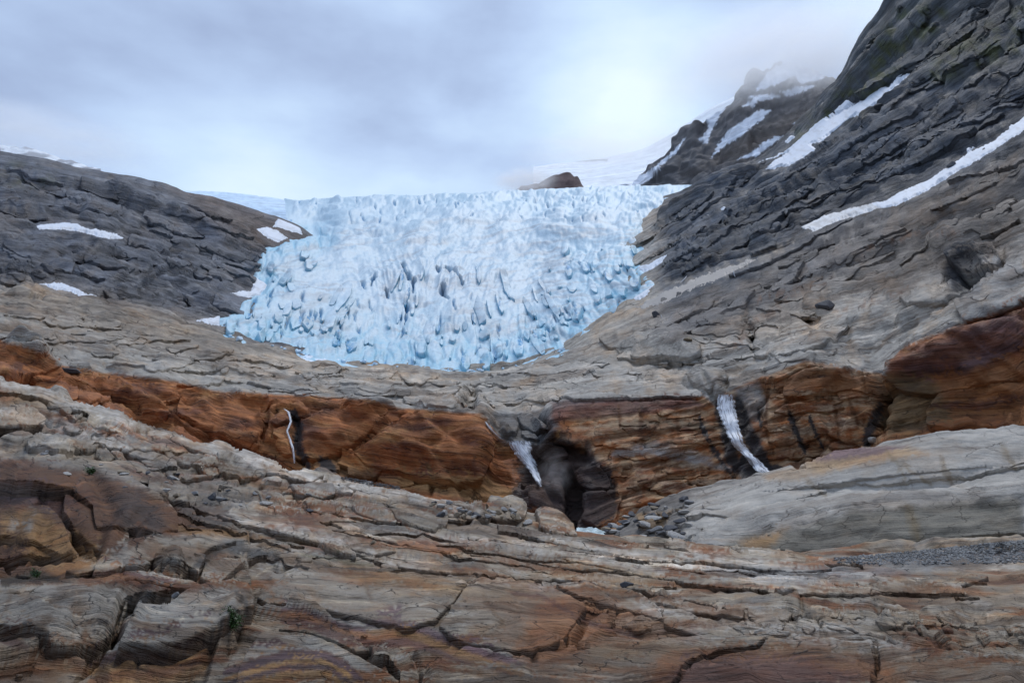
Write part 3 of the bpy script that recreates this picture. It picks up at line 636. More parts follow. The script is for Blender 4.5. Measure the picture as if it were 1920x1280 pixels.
d = 14 * bil(u / 230, Sx / 60, 501, 3) + 5 * fbm(u / 120, Sx / 34, 505, 3)
rx = u * 0.94 + Sx * 0.5; ry = -u * 0.34 + Sx * 0.94
d = d + 8 * bil(rx / 120, ry / 20, 511, 3) * (1 - ss(1500, 1750, u) * 0.6)
L1, _, _ = ledges(u, Sx, 15, 3.5, 521, 1.2); fa, _, _ = facets(u, Sx, 70, 16, 7, 531)
lowleft = (1 - ss(1200, 1320, u))
d = d + L1 + fa * (0.25 + 1.3 * lowleft) + 1.0 * fbm(u / 9, Sx / 5, 541, 3, 0.6) * (1 + lowleft)
fb_, _, _ = facets(u, Sx * 1.2, 22, 14, 8, 535); d = d + fb_ * lowleft
face = band(B, 1.0, 2.1, 0.1); d = d + face * (4 * fbm(u / 40, Sx / 22, 551, 4, 0.6))
B.d += level(d)
B.crack([(1920,862),(1800,900),(1760,905),(1650,915)], 4, 10); B.crack([(1700,905),(1560,918),(1480,925)], 3, 5)
B.dome(1496, 878, 12, 9, 10, -14, 0.6); B.dome(1440, 985, 110, 20, -18, 10, 0.6); B.dome(1400, 1010, 60, 16, -10, -7); B.dome(1880, 930, 60, 40, 0, 9)
B.finish(1.4 * fbm(u / 18, Sx / 8, 553, 3, 0.6)); B.H = Sx + B.d + 18 * fbm(u / 300, Sx / 80, 559, 2); pu, pv = B.pu, B.pv
nb = fbm(pu / 120, pv / 50, 561, 4); nst = fbm(rx / 120, (ry + B.d) / 12, 565, 2, 0.6)
B.col[:] = np.array((0.375, 0.345, 0.30)); B.col *= (1 + 0.16 * nb + 0.14 * nst)[..., None]
B.tint([(1270,1045),(1400,1045),(1560,1060),(1920,1030),(1920,930),(1700,945),(1600,955),(1480,990),(1400,1005)], np.array((0.145,0.128,0.095)), 0.85, 12, 16)  # shade on the lower lobe's face, painted into the colour
B.tint([(1390,1015),(1480,985),(1440,1030),(1400,1035)], OCHRE * 0.9, 0.7, 10, 14)
B.tint([(1505,850),(1600,838),(1700,838),(1740,850),(1620,870),(1540,885),(1510,875)], OCHRE * 1.0, 0.75, 9, 10)
B.tint([(1500,852),(1600,838),(1700,836),(1640,852),(1560,862),(1510,868)], PURPLE * 1.2, 0.85, 5, 6)
B.tint([(1430,890),(1500,870),(1560,885),(1500,900),(1440,900)], OCHRE, 0.5, 8, 10)
B.tint([(1120,1040),(1130,980),(1200,940),(1290,920),(1290,960),(1270,1030)], np.array((0.13,0.115,0.10)), 0.85, 12, 16)
B.tint([(1190,965),(1260,955),(1240,990),(1200,990)], OCHRE * 0.8, 0.7, 6, 12)
for p, w_ in (([(1512,900),(1530,915),(1548,928)], 5), ([(1765,855),(1772,880),(1785,905)], 6), ([(1878,830),(1890,860),(1905,880)], 7), ([(1700,945),(1712,975),(1722,1010),(1730,1030)], 10), ([(1680,860),(1720,890),(1750,910)], 4), ([(1660,840),(1690,880),(1700,905)], 3)):
    B.stroke(p, w_ * 1.5, np.array((0.17,0.115,0.05)), 0.6, 6, 12, hard=1.0)
B.col = np.clip(B.col, 0.01, 0.7)
sub_mesh(B, 'outcrop', np.ones((B.u.shape[0]-1, B.u.shape[1]-1), bool), ROCK_BLOCK, label='long pale whaleback of polished rock at right, in front of the rust cliff')

# ================================================================== FOREGROUND SLABS
UA = axis(-40, 1960, 2.0, -900, 2900)
A = Sheet(UA, [
 [(-900,3400,0.9),(960,3400,0.9),(2900,3400,0.9)],
 [(-900,1440,2.9),(960,1440,3.0),(2900,1440,2.9)],
 [(-900,1300,4),(0,1290,3.9),(960,1300,3.9),(1920,1310,3.9),(2900,1320,4)],
 [(-900,1170,5.6),(0,1172,5.6),(240,1190,5.5),(400,1195,5.4),(700,1205,5.2),(960,1205,5.3),(1300,1215,5.3),(1920,1235,5),(2900,1260,5)],
 [(-900,1080,8),(0,1096,8),(230,1096,8),(450,1112,8),(700,1125,8),(960,1140,8),(1400,1160,8),(1920,1195,7.2),(2900,1230,7)],
 [(-900,1000,12),(0,1050,11),(150,1040,12),(300,1020,12.5),(480,1026,12.5),(700,1060,12),(960,1090,12),(1400,1125,12),(1920,1150,11),(2900,1180,11)],
 [(-900,890,20),(0,985,18),(300,985,17.5),(600,1010,18),(900,1036,18),(1200,1072,18),(1500,1098,18),(1920,1112,17.5),(2900,1120,17)],
 [(-900,780,32),(0,880,29),(150,885,28),(300,935,27),(600,960,30),(900,990,32),(1200,1042,30),(1500,1070,28),(1920,1076,27),(2900,1060,26)],
 [(-900,700,45),(0,800,42),(200,832,42),(400,882,43),(600,922,45),(900,962,50),(1080,1008,55),(1270,1030,46),(1500,1052,42),(1920,1030,42),(2900,990,40)],
 [(-900,590,62),(0,700,60),(60,712,60),(120,730,60),(200,762,61),(300,797,62),(430,832,63),(480,850,64),(540,880,65),(620,892,66),(700,905,67),(760,918,68),(830,935,69),(900,944,70),(960,948,70),(1010,968,70),(1045,975,70),(1075,1002,70),(1140,1014,68),(1270,1023,62),(1500,1042,58),(1700,1024,58),(1920,1004,58),(2900,960,55)],
 [(-900,680,75),(0,800,75),(540,960,78),(1075,1080,80),(1500,1100,70),(2900,1040,68)],
], [30, 56, 54, 54, 50, 44, 40, 44, 56, 6], sm_u=2.0, sm_r=2.5)
u, Sx = A.u, A.S
ws = 26 * fbm(u / 360, Sx / 200, 601, 3) + 10 * fbm(u / 120, Sx / 60, 605, 3)     # folds in the banding
St = Sx + ws
back = ss(4.6, 5.6, A.t); hillL = (1 - ss(560, 900, u)) * ss(6.3, 7.2, A.t)
near = 1 - ss(4.4, 5.4, A.t)
slabs = ss(4.6, 5.4, A.t) * ss(380, 620, u)
# near: thick slabs broken by open joints; middle: thin parallel beds; upper left: rounded crags
La, ia, fa_ = ledges(u, St, 38, 13, 611, 1.2, riser=0.2, keep=0.5)
Lb, ib, fb2 = ledges(u, St, 14, 5.2, 617, 0.9, riser=0.25, keep=0.62)
Lc, ic, fc2 = ledges(u, St, 6.2, 2.4, 619, 0.7, riser=0.3, keep=0.7)
Ld, _, _ = ledges(u, St, 70, 26, 623, 1.2, riser=0.22, keep=0.45)
F1, e1, _ = facets(u + 0.9 * Sx, Sx, 150, 34, 30, 631); F2_, e2, _ = facets(u - 0.7 * Sx, Sx, 56, 13, 12, 637); F3, e3, _ = facets(u, Sx, 21, 5.5, 4.5, 641)
rightslab = ss(900, 1200, u) * band(A, 3.2, 5.2, 0.4)          # the broken flagstones at lower right
calm = np.ones(u.shape)
for p_, c_ in (([(470,1110),(560,1060),(800,1090),(1020,1110),(1160,1150),(1150,1190),(960,1225),(760,1195),(600,1170)], 0.3), ([(-60,870),(100,870),(260,900),(340,960),(350,1010),(230,1075),(-60,1090)], 0.3), ([(-60,1100),(240,1099),(310,1108),(330,1150),(215,1165),(200,1215),(-60,1230)], 0.4),
                ([(228,1215),(250,1150),(320,1112),(455,1104),(470,1140),(455,1200),(330,1290),(180,1262)], 0.35), ([(400,1245),(470,1180),(640,1215),(740,1330),(360,1330)], 0.35), ([(150,1070),(300,1008),(470,1015),(465,1060),(330,1092)], 0.35), ([(1000,1225),(1300,1200),(1560,1220),(1920,1270),(1920,1340),(1000,1340)], 0.4)):
    q = Sub(u, A.v, p_, 20); calm[q.m] *= 1 - (1 - c_) * ss(-8, 14, poly_sd(q.u, q.v, p_))
F0, e0, _ = facets(u + 1.0 * Sx, Sx, 250, 66, 48, 645)
d = 12 * bil(u / 260, Sx / 90, 651, 2) + near * calm * (0.7 * La + 0.5 * F3 + 0.3 * Lb + 0.2 * Lc + 0.9 * F1 + 0.2 * F2_) + near * 0.8 * F0
d = d + slabs * (1.3 * La + 1.9 * Lb + 1.1 * Lc + 0.06 * F2_ + 0.12 * F1)
d = d + hillL * (0.9 * Ld + 1.0 * La + 0.8 * Lb + 0.4 * Lc + 0.7 * F2_ + 0.6 * F3 + 0.3 * F1 + 12 * bil(u / 120, Sx / 26, 661, 4, 0.6))
d = d + (1 - near) * (1 - np.maximum(slabs, hillL)) * calm * (0.6 * La + 0.3 * F2_ + 0.4 * F1)
d = d + rightslab * (0.8 * F2_ + 0.7 * F3)
rub = np.exp(-((u - 880) / 190) ** 2 - ((Sx - (Sx.max() - 60)) / 45) ** 2)
d = d + rub * (1.2 * F3 + 0.8 * F2_)
d = level(d)
A.d += d * ss(0.8, 1.6, A.t)
A.v0 = None
# big named forms
CRESTS = [([(-60,1100),(60,1097),(150,1094),(240,1095),(300,1106),(332,1113)], 26), ([(330,1118),(370,1105),(410,1098),(450,1103),(470,1117)], 28), ([(470,1186),(500,1178),(560,1188),(620,1203),(670,1232),(705,1268)], 22),
 ([(515,1166),(560,1158),(600,1168),(650,1190),(684,1214)], 16), ([(690,1217),(740,1212),(778,1238)], 18), ([(795,1275),(840,1242),(900,1234),(960,1240),(1005,1254)], 18), ([(150,1078),(220,1040),(300,1010),(380,1001),(440,1008),(492,1032)], 22),
 ([(-60,866),(80,873),(180,888),(250,905),(300,930),(335,980)], 18), ([(1000,1252),(1100,1220),(1300,1195),(1480,1198),(1700,1215),(1960,1242)], 16), ([(40,1068),(90,1052),(130,1060),(150,1072)], 14)]
for p, h_ in CRESTS: A.step(p, h_ * 0.8, 14, up=True, edge=2.5)
STEPS = [([(540,1150),(640,1182),(740,1205),(805,1248)], 20, 14), ([(960,1095),(1050,1105),(1150,1130),(1250,1160),(1330,1190),(1390,1200)], 13, 10), ([(400,960),(500,985),(640,1015),(760,1030)], 10, 8),
 ([(860,1020),(1000,1045),(1100,1070),(1240,1110),(1330,1130)], 10, 8), ([(640,985),(900,1005),(1100,1035),(1300,1070),(1480,1095)], 9, 7), ([(560,1000),(700,1038),(860,1052),(1000,1065),(1150,1100),(1280,1135)], 9, 7),
 ([(1240,1100),(1400,1120),(1600,1130),(1920,1150)], 8, 7), ([(1270,1050),(1380,1058),(1500,1080),(1560,1090)], 8, 8), ([(720,960),(860,985),(1000,1005),(1120,1035)], 9, 7), ([(1300,1160),(1400,1170),(1500,1190),(1600,1195)], 10, 7), ([(1420,1140),(1560,1160),(1700,1165)], 10, 7),
 ([(1600,1180),(1720,1195),(1860,1215)], 10, 7), ([(1700,1120),(1820,1130),(1920,1140)], 8, 6), ([(120,748),(200,778),(250,808),(296,806)], 16, 12), ([(0,752),(60,755),(130,775),(190,800)], 12, 12), ([(165,832),(250,808),(300,815),(335,850)], 14, 12),
 ([(0,800),(60,795),(100,812)], 14, 12), ([(330,905),(440,935),(560,960)], 14, 10), ([(90,845),(180,850),(260,870)], 12, 9), ([(350,880),(430,872),(500,900)], 12, 10), ([(520,930),(600,950),(700,955)], 10, 8), ([(300,880),(380,898),(470,905)], 10, 8),
 ([(160,905),(250,915),(330,955)], 12, 8), ([(0,1000),(60,985),(150,1010),(190,1040)], 12, 10), ([(0,1062),(60,1052),(110,1045)], 16, 10), ([(130,1045),(200,1062),(260,1030),(330,1004)], 20, 12), ([(330,1000),(430,1000),(520,1030)], 10, 10), ([(350,968),(420,975),(470,1000)], 14, 9),
 ([(225,1085),(300,1095),(360,1085)], 12, 8), ([(180,1050),(250,1060),(330,1050),(360,1060)], 9, 7), ([(120,1155),(210,1150)], 10, 8), ([(0,1180),(100,1190),(160,1215)], 14, 9), ([(220,1225),(300,1228),(380,1195),(410,1175)], 12, 30), ([(760,915),(840,932),(900,945)], 8, 8),
 ([(480,1100),(560,1072),(640,1078),(760,1088)], 5, 8), ([(700,1095),(820,1100),(900,1108)], 6, 7), ([(900,1120),(960,1130),(1060,1140)], 7, 8), ([(1240,1255),(1400,1245),(1560,1250),(1700,1265)], 8, 10), ([(1020,1270),(1120,1250),(1220,1240)], 9, 10)]
for p, h_, w_ in STEPS: A.step(p, h_ * 1.1, w_, edge=2.5)
A.block([(-60,1105),(60,1100),(120,1098),(240,1099),(310,1108),(330,1150),(215,1165),(210,1215),(120,1222),(-60,1210)], 35, 7, 5, (0.02, -0.10))
A.block([(228,1215),(250,1150),(320,1112),(400,1098),(455,1104),(470,1140),(455,1200),(430,1250),(330,1290),(200,1290),(180,1262)], 40, 8, 5, (0.03, -0.10))
A.block([(400,1245),(470,1180),(560,1190),(640,1215),(720,1275),(740,1330),(360,1330)], 35, 8, 5, (0, -0.08))
A.block([(520,1175),(560,1166),(620,1180),(672,1205),(690,1225),(600,1215),(530,1195)], 27, 5, 3)
A.block([(690,1215),(740,1214),(775,1240),(780,1290),(740,1300),(700,1260)], 24, 5, 4)
A.block([(150,1070),(220,1035),(300,1008),(400,1002),(470,1015),(465,1050),(420,1085),(330,1092),(240,1095)], 32, 8, 5, (0, -0.1))
A.block([(360,1080),(400,1040),(450,1014),(520,1040),(530,1060),(440,1065),(390,1105)], -13, 6, 4)
A.block([(470,1130),(560,1065),(800,1090),(1020,1110),(1160,1150),(1150,1190),(960,1225),(760,1195),(600,1170)], 18, 13, 6, (0, -0.03))
A.block([(800,1290),(830,1245),(940,1235),(1000,1250),(1000,1330),(790,1330)], 21, 6, 4)
A.block([(1000,1225),(1180,1195),(1300,1200),(1560,1220),(1920,1270),(1920,1340),(1000,1340)], 18, 8, 6)
A.block([(1080,1130),(1200,1130),(1250,1165),(1200,1190),(1100,1180)], 10, 7, 5)
# rust massif
A.dome(110, 985, 250, 95, 8, 60, 0.6, 0.2); A.dome(230, 960, 110, 62, 30, 22, 0.6, 0.2); A.dome(45, 1010, 90, 50, 25, 22, 0.6, 0.2)
A.crack([(120,960),(165,1000),(215,1040),(240,1060)], 9, 18); A.crack([(240,905),(300,945),(330,1000)], 8, 18); A.crack([(100,930),(180,925),(230,955)], 5, 12)
A.crack([(130,1050),(165,1062),(220,1062),(300,1015),(330,1000)], 13, 34, 5); A.crack([(0,1060),(60,1030),(120,1035)], 6, 14)
A.crack([(40,1095),(70,1065),(130,1080),(150,1090)], 12, 26, 4)
# long open joints
for p, w_, dp in (([(0,1190),(60,1180),(110,1200),(170,1225),(215,1215),(222,1150),(215,1115)], 5, 15), ([(100,1290),(165,1250),(195,1220),(240,1160),(300,1140)], 6, 18),
                  ([(215,1160),(170,1155),(135,1155)], 4, 8), ([(80,1220),(60,1240),(0,1245)], 4, 8), ([(455,1195),(440,1225),(420,1262)], 4, 12), ([(815,1172),(840,1150),(865,1125),(885,1112),(860,1104)], 3.6, 12), ([(712,1128),(730,1110),(755,1104)], 3, 9),
                  ([(470,1120),(510,1100),(540,1078)], 2.4, 7), ([(920,1215),(950,1190),(975,1180)], 3, 9), ([(630,1205),(690,1212),(720,1235),(770,1255),(800,1290)], 12, 26), ([(1060,1225),(1085,1195),(1100,1170),(1140,1165),(1240,1180)], 6, 18), ([(1035,1215),(1060,1200),(1100,1235),(1065,1250)], 5, 14),
                  ([(1275,1245),(1340,1230),(1430,1215)], 3, 8), ([(1650,1220),(1645,1280)], 3, 8), ([(1390,1150),(1405,1190),(1440,1200)], 3, 7), ([(1500,1120),(1510,1160),(1560,1200)], 3, 7), ([(1710,1170),(1740,1200),(1800,1230)], 3, 7),
                  ([(350,950),(400,958),(430,955)], 7, 14), ([(500,1052),(560,1058)], 4, 8), ([(640,1022),(652,1040),(668,1045)], 4, 10)):
    A.crack(p, w_ * 1.15, dp * 1.7, 3.5)
# crags left
for p, w_, dp in (([(60,760),(130,800),(190,835),(290,850)], 6, 16), ([(0,760),(60,772),(110,800)], 6, 14), ([(180,800),(230,830),(290,822)], 5, 12), ([(300,880),(380,905),(460,930),(560,950)], 7, 14), ([(380,880),(470,900),(560,925),(640,965)], 5, 12)):
    A.crack(p, w_, dp * 1.5, 6)
A.dome(45, 785, 50, 18, 4, 16); A.dome(30, 820, 30, 18, 10, 14); A.dome(250, 832, 80, 22, 22, 12); A.dome(395, 860, 45, 16, 15, 10)
A.block([(918,935),(955,930),(985,945),(978,975),(930,975),(905,960)], 16, 4, 4); A.block([(880,950),(900,945),(912,975),(885,985)], 10, 3, 3)
A.block([(1000,952),(1025,948),(1065,982),(1080,1002),(1040,1000),(1010,985)], 16, 4, 3)
fine = 1.5 * fbm(u / 18, Sx / 7, 671, 3, 0.6) * (0.5 + 1.0 * hillL)
A.finish(fine * (0.45 + 0.55 * calm) * ss(0.8, 1.6, A.t)); A.H = Sx + ws + A.d
# ---- colour of the foreground
pu, pv = A.pu, A.pv
St2 = St + A.d + 3 * fbm(u / 50, Sx / 30, 701, 3)
nb = fbm(pu / 150, pv / 60, 705, 4); nm = fbm(pu / 34, pv / 16, 709, 4, 0.6); nf = fbm(u / 150, St2 / 14.0, 713, 2, 0.6); nw = fbm(u / 240, St2 / 22.0, 717, 3, 0.55)
A.col[:] = np.array((0.32, 0.275, 0.215))
def cmix(col, w):
    w = np.clip(w, 0, 1)[..., None]; A.col[:] = A.col * (1 - w) + np.asarray(col) * w
nearc = 1 - ss(4.0, 5.2, A.t)
cmix((0.17, 0.16, 0.15), ss(0.0, 0.4, nf) * 0.75)
cmix((0.47, 0.45, 0.42), ss(0.0, 0.4, -nf + 0.3 * nm) * 0.6)
cmix((0.25, 0.155, 0.075), ss(-0.12, 0.25, nw + 0.25 * nb) * 0.65)
cmix((0.20, 0.075, 0.025), ss(0.08, 0.30, nw + 0.25 * nb + 0.2 * nf) * 0.8)
cmix((0.16, 0.155, 0.16), ss(0.1, 0.5, -nb + 0.6 * nm) * 0.35)
A.col *= (1 + 0.22 * nm)[..., None]
slate = (hillL * ss(0.0, 0.4, fbm(pu / 90, pv / 30, 741, 4)))
cmix((0.13, 0.135, 0.14), slate * 0.6)
cmix((0.24, 0.15, 0.085), hillL * ss(0.18, 0.45, fbm(pu / 70, pv / 22, 745, 4)) * 0.6)
PB = (0.50, 0.475, 0.44)
# pale polished crest running down from upper left, pale bands
for p, w_ in (([(-20,712),(60,722),(130,745),(220,780),(320,800),(430,838),(520,868),(560,888)], 26), ([(350,812),(430,850),(500,880),(600,905),(700,915)], 24), ([(560,892),(680,915),(800,938),(900,955)], 14), ([(420,965),(520,985),(640,1015),(700,1035)], 16), ([(0,770),(120,800),(260,850),(360,870)], 16),
              ([(640,985),(800,1005),(950,1020),(1100,1045),(1250,1070)], 12), ([(1000,1000),(1140,1030),(1300,1060),(1500,1085)], 10), ([(1280,1040),(1400,1055),(1560,1080)], 16), ([(880,1085),(980,1095),(1040,1105)], 9), ([(1200,1130),(1350,1160),(1500,1180),(1700,1215)], 30), ([(640,1045),(760,1060),(860,1080)], 9)):
    A.stroke(p, w_, PB, 0.85, 7, hard=1.4, broken=0.6)
for p in ([(450,990),(640,1000),(850,1030),(1100,1050),(1350,1080)], [(400,950),(600,975),(900,1010),(1200,1050)], [(700,1010),(900,1030),(1100,1075),(1300,1095)], [(500,1030),(760,1045),(1000,1090)], [(1300,1090),(1500,1105),(1800,1120)]):
    A.stroke(p, 3.5, (0.12,0.07,0.045), 0.8, 6, broken=0.25)
for p, w_ in (([(860,1040),(1000,1060),(1130,1100),(1280,1130)], 12), ([(1120,1120),(1250,1125),(1330,1140)], 12), ([(1000,1050),(1060,1075),(1100,1100)], 7), ([(1500,1095),(1560,1105)], 8), ([(1700,1110),(1800,1125)], 8)):
    A.stroke(p, w_, (0.20,0.10,0.04), 0.75, 7, broken=0.35)
# rust massif
A.tint([(-40,868),(60,870),(180,885),(250,905),(310,935),(350,965),(420,990),(470,1010),(320,1012),(240,1075),(160,1062),(110,1092),(-40,1090)], RUST * 0.42, 0.95, 8, 12, beds=7)
A.tint([(-40,910),(60,905),(150,940),(110,965),(0,935)], PURPLE * 0.8, 0.6, 14, 18, beds=14)
A.tint([(200,930),(260,920),(310,980),(300,1010),(240,1000)], np.array((0.05,0.036,0.03)), 0.8, 16, 14, beds=14)
A.tint([(0,960),(60,950),(130,990),(230,1065),(110,1080),(0,1020)], OCHRE * 0.75, 0.75, 14, 18, beds=14)
A.tint([(20,975),(60,972),(60,995),(20,990)], np.array((0.25,0.25,0.24)), 0.7, 7, 10, beds=7)
A.tint([(320,985),(480,1000),(530,1030),(450,1010),(360,1005)], OCHRE * 0.8, 0.7, 6, 8, beds=7)
A.tint([(330,940),(400,950),(450,975),(420,985),(340,965)], np.array((0.07,0.045,0.035)), 0.8, 6, 10, beds=7)
for p_, c_, a_ in (([(960,1090),(1100,1100),(1250,1160),(1330,1200),(1150,1220),(1000,1250),(930,1200)], RUST * 0.85, 0.55), ([(640,1050),(820,1060),(1000,1090),(960,1130),(760,1110),(640,1085)], OCHRE * 0.7, 0.5), ([(1240,1130),(1450,1150),(1500,1170),(1300,1170)], OCHRE * 0.7, 0.4),
                  ([(1000,1230),(1300,1200),(1600,1215),(1960,1250),(1960,1300),(1000,1300)], np.array((0.17,0.11,0.07)), 0.6), ([(0,1215),(120,1225),(260,1240),(240,1300),(0,1300)], np.array((0.2,0.13,0.08)), 0.5), ([(1050,1040),(1200,1075),(1300,1100),(1180,1100),(1040,1070)], OCHRE * 0.6, 0.45),
                  ([(100,860),(260,880),(420,900),(520,930),(420,950),(300,920),(150,890)], np.array((0.13,0.115,0.105)), 0.5), ([(1640,1090),(1920,1080),(1920,1130),(1700,1140)], np.array((0.2,0.14,0.09)), 0.4)):
    A.tint(p_, c_, a_, 14, 16, beds=16)
# grey near blocks
G2 = np.array((0.31, 0.295, 0.27))
A.tint([(-40,1100),(120,1096),(240,1098),(330,1110),(330,1160),(210,1170),(100,1195),(-40,1170)], G2, 0.8, 6, 8, beds=7)
A.tint([(250,1150),(320,1112),(400,1098),(460,1106),(440,1150),(330,1205),(205,1222)], G2, 0.85, 5, 6, beds=7)
A.tint([(470,1182),(560,1192),(640,1215),(700,1260),(560,1225),(430,1240)], G2 * 1.05, 0.85, 5, 6, beds=7)
A.tint([(150,1070),(220,1035),(300,1008),(400,1002),(460,1014),(380,1050),(260,1062)], np.array((0.34,0.32,0.28)), 0.75, 6, 8, beds=7)
A.tint([(470,1110),(560,1070),(700,1100),(860,1130),(800,1180),(640,1170)], np.array((0.29,0.255,0.21)), 0.7, 14, 18, beds=14)
A.tint([(880,1090),(1080,1115),(1200,1150),(1100,1200),(960,1230),(880,1190)], np.array((0.25,0.20,0.15)), 0.6, 16, 20, beds=14)
A.tint([(1000,1140),(1080,1110),(1180,1150),(1060,1240),(960,1245)], RUST * 1.1, 0.7, 18, 24, beds=14)
A.tint([(1240,1215),(1500,1220),(1660,1240),(1700,1290),(1200,1300)], RUST * 0.9, 0.75, 16, 24, beds=14)
A.tint([(1280,1240),(1500,1235),(1640,1270),(1500,1300),(1250,1290)], PURPLE * 0.9, 0.6, 12, 24, beds=7)
A.tint([(1100,1210),(1250,1195),(1300,1215),(1160,1235),(1100,1230)], np.array((0.27,0.2,0.13)), 0.7, 8, 14, beds=7)
# maroon and rust ribbons lying in the folded beds
def ribbon(pts, w_, offs):
    for o_, c_, ww, al in offs: A.stroke([(x, y + o_) for x, y in pts], ww, c_, al, 3, 26, hard=2.2)
    _ = w_
ribbon([(170,1235),(230,1222),(300,1222),(350,1205),(385,1188)], 0, ((0, (0.10,0.045,0.03), 8, 0.9), (9, PURPLE * 0.95, 8, 0.9), (24, OCHRE * 0.9, 14, 0.8), (44, RUST, 16, 0.75), (60, OCHRE, 12, 0.7)))
ribbon([(420,1255),(480,1238),(540,1222),(610,1222),(650,1245),(690,1285)], 0, ((-2, (0.12,0.06,0.045), 5, 0.9), (6, PURPLE * 0.9, 9, 0.95), (18, OCHRE, 7, 0.9), (28, PURPLE * 0.8, 8, 0.85), (40, OCHRE * 1.0, 9, 0.8), (52, RUST * 0.8, 9, 0.8)))
ribbon([(530,1140),(570,1142),(640,1172),(700,1185),(770,1178),(850,1205),(960,1235)], 0, ((0, PURPLE * 0.95, 8, 0.9), (11, RUST * 0.9, 8, 0.85), (24, MAROON * 1.2, 11, 0.8), (-8, (0.38,0.36,0.34), 5, 0.7)))
ribbon([(690,1168),(740,1165),(800,1182),(880,1215),(980,1245)], 0, ((0, PURPLE * 1.05, 11, 0.8), (16, OCHRE * 0.8, 10, 0.7)))
ribbon([(150,1078),(220,1072),(280,1082),(330,1090)], 0, ((0, MAROON * 1.3, 6, 0.9), (9, RUST, 8, 0.8)))
ribbon([(0,1195),(30,1205),(50,1215)], 0, ((0, MAROON, 12, 0.8),))
ribbon([(960,1110),(1020,1118),(1100,1165),(1200,1195)], 0, ((0, MAROON * 1.2, 6, 0.7),))
ribbon([(460,1100),(490,1098),(520,1112)], 0, ((0, RUST, 5, 0.7),))
for p in ([(20,1110),(15,1130),(0,1160)], [(280,1150),(275,1180),(272,1215)], [(905,1110),(930,1150),(950,1180)], [(680,1060),(690,1110),(700,1130)], [(1490,1090),(1530,1110),(1560,1125)], [(1560,1090),(1600,1110)]):
    A.stroke(p, 5, (0.17,0.10,0.05), 0.55, 4)
for p, w_ in (([(40,1172),(60,1165)], 6), ([(95,1185),(115,1188)], 5), ([(165,1215),(180,1200)], 9), ([(150,1160),(205,1165)], 7)):
    A.stroke(p, w_, BLACK * 1.5, 0.9, 4)
for p, w_ in (([(370,1060),(390,1040),(420,1022),(455,1018)], 16), ([(430,1030),(480,1035),(520,1045)], 14), ([(440,1110),(462,1130),(462,1150)], 9), ([(240,1125),(280,1115),(310,1120)], 9)):
    A.stroke(p, w_, (0.075,0.077,0.08), 0.8, 5)
for p in ([(120,1108),(150,1108)], [(75,1122),(95,1122)], [(30,1235),(70,1228),(130,1240)], [(330,1165),(390,1140)], [(410,1215),(400,1200)], [(560,1090),(555,1080)], [(1180,1270),(1240,1262)], [(480,1080),(520,1055)]):
    A.stroke(p, 3, (0.62,0.56,0.45), 0.8, 6, 10, broken=0.1)
A.stroke([(1330,1068),(1500,1082),(1700,1060),(1920,1040)], 24, (0.20,0.205,0.215), 0.7, 8)
A.stroke([(0,1092),(60,1080),(110,1085)], 14, (0.035,0.032,0.02), 0.8, 6)
A.stroke([(570,1040),(640,1048),(700,1060)], 8, (0.13,0.12,0.06), 0.5, 6)
A.col = np.clip(A.col * np.array((0.95, 0.90, 0.83)), 0.01, 0.7); A.rough[:] = 0.78 - 0.12 * ss(0, 0.5, nb)
sub_mesh(A, 'ground', np.ones((A.u.shape[0]-1, A.u.shape[1]-1), bool), ROCK_NEAR, label='folded and banded grey, rust and purple bedrock in the foreground')

# ================================================================== LOOKUP OF VISIBLE SURFACE POINTS
class Look:
    def __init__(s, sheets, extra=()):
        s.cell = 4; s.w = 500; s.h = 340; s.best = np.full((s.h, s.w), 1e9); s.src = {}
        s.P = np.zeros((s.h, s.w, 3)); s.N = np.zeros((s.h, s.w, 3))
        for sh in list(sheets) + list(extra):
            r = np.linalg.norm(sh.P, axis=-1).ravel(); x = (sh.pu.ravel() / s.cell).astype(int); y = (sh.pv.ravel() / s.cell).astype(int)
            ok = (x >= 0) & (x < s.w) & (y >= 0) & (y < s.h) & (sh.P[..., 1].ravel() > 0)
            idx = np.where(ok)[0]; o = idx[np.argsort(-r[idx])]
            b = s.best[y[o], x[o]]; c = r[o] < b; o = o[c]
            s.best[y[o], x[o]] = r[o]; s.P[y[o], x[o]] = sh.P.reshape(-1, 3)[o]; s.N[y[o], x[o]] = sh.n.reshape(-1, 3)[o]
    def __call__(s, u_, v_):
        x = int(np.clip(u_ / s.cell, 0, s.w - 1)); y = int(np.clip(v_ / s.cell, 0, s.h - 1))
        fx = u_ / s.cell - 0.5; fy = v_ / s.cell - 0.5; x0 = int(fx); y0 = int(fy)
        if 0 <= x0 < s.w - 1 and 0 <= y0 < s.h - 1:
            w4 = s.best[y0:y0 + 2, x0:x0 + 2]
            if w4.max() < 1e8 and w4.max() / w4.min() < 1.25:
                a, b = fx - x0, fy - y0; r = float((w4[0, 0] * (1 - a) + w4[0, 1] * a) * (1 - b) + (w4[1, 0] * (1 - a) + w4[1, 1] * a) * b)
                d_ = ray(u_, v_); return d_ / np.linalg.norm(d_) * r, s.N[y0, x0], r
        for k in range(0, 6):
            for yy in range(y - k, y + k + 1):
                for xx in range(x - k, x + k + 1):
                    if 0 <= yy < s.h and 0 <= xx < s.w and s.best[yy, xx] < 1e8:
                        r = s.best[yy, xx]; d_ = ray(u_, v_); d_ = d_ / np.linalg.norm(d_)
                        return d_ * r, s.N[yy, xx], r
        return None

